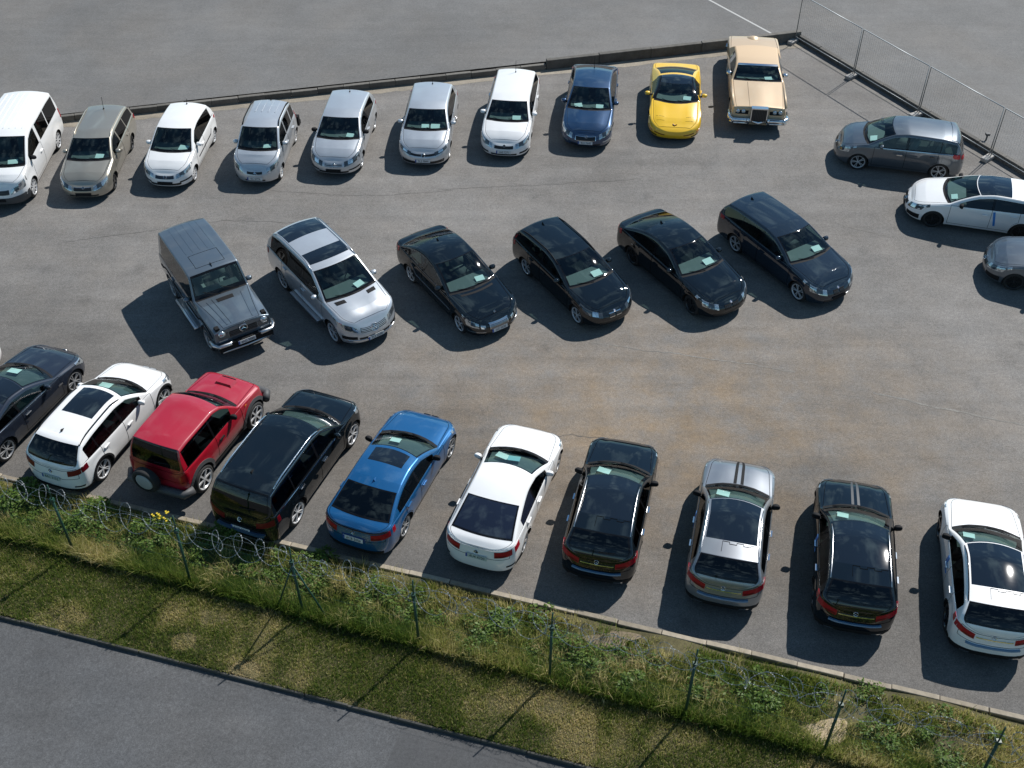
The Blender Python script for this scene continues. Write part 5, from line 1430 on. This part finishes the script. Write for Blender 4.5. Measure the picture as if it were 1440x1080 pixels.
# --- front row
def whiteleft():
    o = place('wl', 'hatchback', 'car', 'white car almost wholly outside the left edge', -15.86, 22.72, 68.5, G3)
    s = spec('hatch', 4.20, 1.76, 1.48, 2.578, .87, .31, P_WHITE, rim='ten'); c = build_car(s, o); lights(c); return c
def coupe():
    o = place('cp', 'coupe', 'car', 'dark slate coupe with glass roof, leftmost of the front row', -13.394, 22.05, 68.3, G3)
    s = two_door(spec('sedan', 4.75, 1.82, 1.40, 2.80, .86, .34, P_DKNAVY, rim='ten_grey', deck=.50, bl=.95, ws=.85, d1=1.48, wr=.63, sunroofs=[(2.36, 3.05)], sunrow=16, handle=M_CHROME, trim=M_FRIT), 2.85, 3.7)
    c = build_car(s, o); lights(c, tf=(.5, 1.12)); star(c, frame_at(c, 'f', .02, .85), .085); antenna(c, 3.15); wipers(c); plate(c, 'r', .55, '')
    for s_ in (1, -1): patch(c, 'window_trim', M_ALU, 'x', 1.75, 4.0, .985 * s_, 1.03 * s_, .006, nu=20, nv=1)
    patch(c, 'fender_badge', M_ALU, 'x', 1.30, 1.46, -.66, -.72, .01, nu=2); paper(c, 'dark slate coupe'); return c
def x1():
    o = place('x1', 'crossover', 'car', 'white crossover with a glass sunroof and roof rails', -10.739, 21.336, 69.6, G3)
    s = spec('hatch', 4.45, 1.80, 1.53, 2.76, .80, .345, P_WHITE, d1=1.30, ws=.72, deck=.17, bl=.45, belt=(.95, 1.02), wr=.66, rim='ten', sunroofs=[(2.12, 3.02)], sunrow=18, cladding=M_BLACK, ridge=(.02, 0, 0), tail=[(4.28, 1.03), (4.41, .95), (4.45, .88)], mirror=P_WHITE)
    c = build_car(s, o); kidney(c, P_WHITE); lights(c, gf=None, tf=(.58, 1.12), tv=(.76, 1.0), tm=M_REDD); arch_trim(c, M_BLACK, .05); rails(c, 2.15, 3.85, M_BLACK, .045); antenna(c, 3.55); wipers(c); rear_wiper(c)
    plate(c, 'r', .62, '8AC 3152', m=mat('pale green number plate', (.42, .50, .47), .4)); ring_badge(c, frame_at(c, 'r', .02, .90), .05, 'quarter')
    patch(c, 'rear_bumper_trim', M_BLACK, 'r', -1.2, 1.2, 0, .12, .01, nu=16); patch(c, 'rear_spoiler', P_WHITE, 't', 3.70, 3.86, -.98, .98, .018, nu=3, nv=10)
    for s_ in (1, -1): patch(c, 'rear_reflector', M_BLACK, 'r', .72 * s_, .96 * s_, .22, .27, .012, nv=1)
    paper(c, 'white crossover with sunroof'); return c
def terrano():
    o = place('te', 'off_road_car', 'off-road car', 'red two-door off-road car with a spare wheel on its tailgate', -8.108, 20.816, 67.9, G3)
    s = two_door(spec('hatch', 3.86, 1.75, 1.78, 2.45, .72, .385, P_RED, d1=1.28, ws=.58, deck=.08, bl=.22, hood=[(0, .88), (.06, .98), (.4, 1.07), (1.28, 1.17)], belt=(1.09, 1.12), wr=.72, rim='six', sill=.40, af=.34, mf=5, ar=.2, mr=6, arch=.45, sh=.05, track=.05,
             tail=[(3.78, 1.14), (3.86, 1.05)], mirror=M_BLACK, cb=.10, rb=.05, ridge=(.015, 0, .02), rc=.07, handle=M_BLACK, glassR=M_DARKG, rup=.0), 2.40, 3.54)
    s['roof'] = [(s['d2'], 1.66), (2.2, 1.74), (3.2, 1.74), (s['d3'], 1.71)]
    c = build_car(s, o); lights(c, hf=(.55, .98), hv=(.62, .92), gf=.45, gv=(.66, .90), low=None, tf=(.84, 1.04), tv=(.55, .92), slant=0)
    arch_trim(c, M_TRIM, .10)
    b = MB(); b.tube([(c.xf - 3.67, -.92, .52), (c.xf - 3.90, -.80, .50), (c.xf - 3.96, 0, .50), (c.xf - 3.90, .80, .50), (c.xf - 3.67, .92, .52)], .11, 8); b.build('rear_bumper', M_TRIM, o, True)
    b = MB(); b.tube([(c.xf - .22, -.90, .56), (c.xf + .02, -.80, .54), (c.xf + .08, 0, .54), (c.xf + .02, .80, .54), (c.xf - .22, .90, .56)], .12, 8); b.build('front_bumper', M_TRIM, o, True)
    h = bpy.data.objects.new('spare_wheel', WH['hub']); link(h, o); h.location = (c.xf - 4.07, .12, .86); h.rotation_euler = (0, 0, PI / 2); h.scale = (.36, .34, .36)
    link(bpy.data.objects.new('tyre', WH['tyre']), h)
    b = MB(); b.lathe([(.001, .34), (.60, .34), (.66, .30), (.68, .2)], 28); b.build('wheel_cover', mat('pale grey plastic', (.32, .34, .34), .5), h, True)
    p = samp(c, cidx(c, .62), 21, 1)[0]
    b = MB(); b.box((0, 0, .0), (.15, .26, .035), 0, None, .82); q = b.build('bonnet_scoop', P_RED, o); q.location = (p[0], p[1], p[2] + .02); q.rotation_euler = (0, R_(6), 0)
    b = MB(); b.box((0, 0, 0), (.012, .2, .02)); q = b.build('scoop_opening', M_BLACK, o); q.location = (p[0] + .155, p[1], p[2] + .02)
    plate(c, 'r', .05, '', .10, True); wipers(c); rear_wiper(c); patch(c, 'side_indicator', M_ORANGE, 'x', .98, 1.06, -.80, -.86, .01, nu=2, nv=2)
    return c
def touareg():
    o = place('to', 'suv', 'off-road car', 'long black SUV with chrome roof rails and window line', -5.575, 19.923, 67.9, G3)
    s = spec('hatch', 4.86, 1.92, 1.70, 2.89, .90, .37, P_BLACK, d1=1.30, ws=.80, deck=.11, bl=.30, ar=.28, mr=4.0, hood=[(0, .74), (.10, .86), (.4, .98), (1.30, 1.10)], belt=(1.03, 1.10), wr=.72, rim='ten', sill=.25, tail=[(4.75, 1.12), (4.83, 1.0), (4.86, .94)], glassF=M_GLASS, handle=M_CHROME, arch=.42)
    s['roof'] = [(s['d2'], 1.60), (2.6, 1.665), (3.9, 1.655), (s['d3'], 1.615)]
    c = build_car(s, o); lights(c, tf=(.48, 1.12), tv=(.66, .90), tm=M_REDD); rails(c, 2.05, 4.25, M_CHROME, .05, 15.0, .02); antenna(c, 3.95); wipers(c); rear_wiper(c)
    plate(c, 'r', .40, '5C8 0068'); ring_badge(c, frame_at(c, 'r', .02, .86), .06, 'vw'); patch(c, 'bumper_trim', M_ALU, 'r', -.72, .72, .27, .34, .03, nu=14, nv=1)
    patch(c, 'bumper_step', mat('blue grey glossy plastic', (.04, .08, .14), .3, 0, .6), 'r', -.70, .70, .28, .40, .06, nu=14, nv=2)
    for s_ in (1, -1):
        patch(c, 'window_trim', M_CHROME, 'x', 1.70, 4.45, .985 * s_, 1.025 * s_, .006, nu=24, nv=1)
        patch(c, 'window_trim', M_CHROME, 'x', 2.0, 4.45, 1.70 * s_, 1.725 * s_, .006, nu=24, nv=1)
    return c
def f30():
    o = place('f30', 'saloon_car', 'car', 'bright blue saloon with black sunroof and rear window', -2.898, 19.454, 68.9, G3)
    s = spec('sedan', 4.63, 1.81, 1.43, 2.81, .78, .34, P_BLUE, rim='ten_grey', deck=.46, bl=.72, ws=.82, d1=1.44, wr=.65, sunroofs=[(2.34, 2.78)], sunrow=18, mirror=M_BLACK, ridge=(.02, .0, 0))
    c = build_car(s, o); kidney(c, P_BLUE, M_BLACK); lights(c, gf=None, tf=(.52, 1.12), tv=(.70, .94), hf=(.52, 1.1)); antenna(c, 3.25, 'fin', P_BLUE); wipers(c)
    plate(c, 'r', .62, '6C8 5006'); ring_badge(c, frame_at(c, 'r', .02, .88), .042, 'quarter'); patch(c, 'boot_spoiler', M_BLACK, 'r', -.95, .95, 1.0, 1.06, .03, nu=14, nv=2)
    patch(c, 'rear_diffuser', M_BLACK, 'r', -.85, .85, 0, .16, .012, nu=14)
    patch(c, 'number_plate_recess', mat('deep blue recess', (.01, .05, .18), .5), 'r', -.36, .36, .54, .74, .004, nu=8); paper(c, 'bright blue saloon', .36); return c
def lexus():
    o = place('lx', 'saloon_car', 'car', 'white saloon with dark rear window and red tail lights', -.081, 18.893, 71.2, G3)
    s = spec('sedan', 4.60, 1.80, 1.43, 2.73, .84, .335, P_WHITE, rim='five_grey', deck=.42, bl=.86, ws=.82, d1=1.48, wr=.65, glassR=mat('dark blue privacy glass', (.012, .016, .03), .03, 0, 1), trim=M_FRIT, darkfront=0)
    c = build_car(s, o); lights(c, hf=(.55, 1.1), tf=(.50, 1.16), tv=(.70, .95)); wipers(c); plate(c, 'r', .62, '4U4 4700', m=mat('pale green number plate', (.42, .50, .47), .4))
    ring_badge(c, frame_at(c, 'r', .02, .82), .05, 'oval')
    for s_ in (1, -1): patch(c, 'rear_reflector', M_BLACK, 'r', .82 * s_, .99 * s_, .20, .26, .012, nv=1)
    patch(c, 'boot_spoiler', P_WHITE, 'r', -.9, .9, 1.02, 1.10, .02, nu=14, nv=2)
    paper(c, 'white saloon'); q = paper(c, 'white saloon', .05); q['label'] = 'bluish card mid dashboard of the white saloon'; q.data.materials[0] = mat('pale blue card', (.30, .52, .58), .7); return c
def gla(label, x, y, deg, p, who, tape, roofp=None, star_=False):
    o = place('gla', 'crossover', 'car', label, x, y, deg, G3)
    s = spec('hatch', 4.42, 1.80, 1.49, 2.70, .88, .34, p, d1=1.48, ws=.74, deck=.15, bl=.42, belt=(.97, 1.06), wr=.65, rim='five_dark', sunroofs=[(2.24, 3.42)], sunrow=17, ridge=(.0, .022, -.004), mirror=M_BLACK,
             tail=[(4.27, 1.07), (4.37, .98), (4.42, .90)], cladding=M_BLACK, handle=M_CHROME, rear_seat=1)
    c = build_car(s, o); lights(c, hf=(.55, 1.1), tf=(.50, 1.14), tv=(.76, .98), gf=.45); rails(c, 2.3, 3.85, M_FRIT if p is P_WHITE else M_ALU, .035, 15.0, .014); wipers(c)
    patch(c, 'bumper_trim', mat('blue bumper strip', (.10, .22, .36), .3, 0, .5), 'r', -.66, .66, .50, .56, .045, nu=14, nv=1)  # thin ledge strip across the rear bumper in one even blue
    patch(c, 'tailgate_trim', M_CHROME, 'r', -.46, .46, .86, .90, .016, nu=14, nv=1)
    patch(c, 'rear_bumper_trim', M_BLACK, 'r', -1.1, 1.1, 0, .20, .012, nu=16)
    star(c, frame_at(c, 'r', .02, .99), .05)
    for s_ in (1, -1): patch(c, 'exhaust_trim', M_CHROME, 'r', .50 * s_, .74 * s_, .04, .09, .02, nv=1)
    # rear roof panel with its stepped joints
    for a, b_, v0, v1 in ((3.440, 3.455, -.95, -.7), (3.440, 3.500, -.715, -.70), (3.490, 3.505, -.70, -.45), (3.440, 3.500, -.465, -.45), (3.440, 3.455, -.45, -.2), (3.440, 3.500, -.215, -.2), (3.490, 3.505, -.2, .05), (3.440, 3.500, .05, .065), (3.440, 3.455, .05, .3), (3.440, 3.720, .3, .315)):
        patch(c, 'roof_joint', M_SEAM, 't', a, b_, v0, v1, .004, nu=1, nv=2)
    if tape: patch(c, 'blue_tape', M_TAPE, 'x', 2.30, 2.42, .62, .98, .01, nu=2, nv=4); patch(c, 'blue_tape', M_TAPE, 'x', 2.42, 2.60, .58, .64, .01, nu=2, nv=2)
    paper(c, who); return c
def front_right():
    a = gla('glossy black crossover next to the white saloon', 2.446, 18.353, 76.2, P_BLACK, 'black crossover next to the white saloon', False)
    rear_wiper(a)
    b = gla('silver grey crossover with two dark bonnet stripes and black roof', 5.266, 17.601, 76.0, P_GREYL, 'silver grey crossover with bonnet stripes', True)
    for k in (-.16, .06): patch(b, 'bonnet_stripe', M_BLACK, 't', .12, 1.40, k, k + .10, .003, nu=12, nv=1)
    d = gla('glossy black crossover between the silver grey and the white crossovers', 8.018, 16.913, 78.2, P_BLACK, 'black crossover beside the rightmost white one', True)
    for k in (-.12, .06): patch(d, 'bonnet_stripe', mat('matt grey stripe', (.05, .055, .06), .4), 't', .12, 1.40, k, k + .08, .003, nu=12, nv=1)
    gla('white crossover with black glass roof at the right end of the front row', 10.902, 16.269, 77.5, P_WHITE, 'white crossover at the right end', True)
for fn in (van, octavia, polo, agila, golf5, golf6, octrs, superb, corvette, lincoln, bclass, cla, greyend, gwagon, gl, w211, e91, sedan10, e61, whiteleft, coupe, x1, terrano, touareg, f30, lexus, front_right):
    fn()
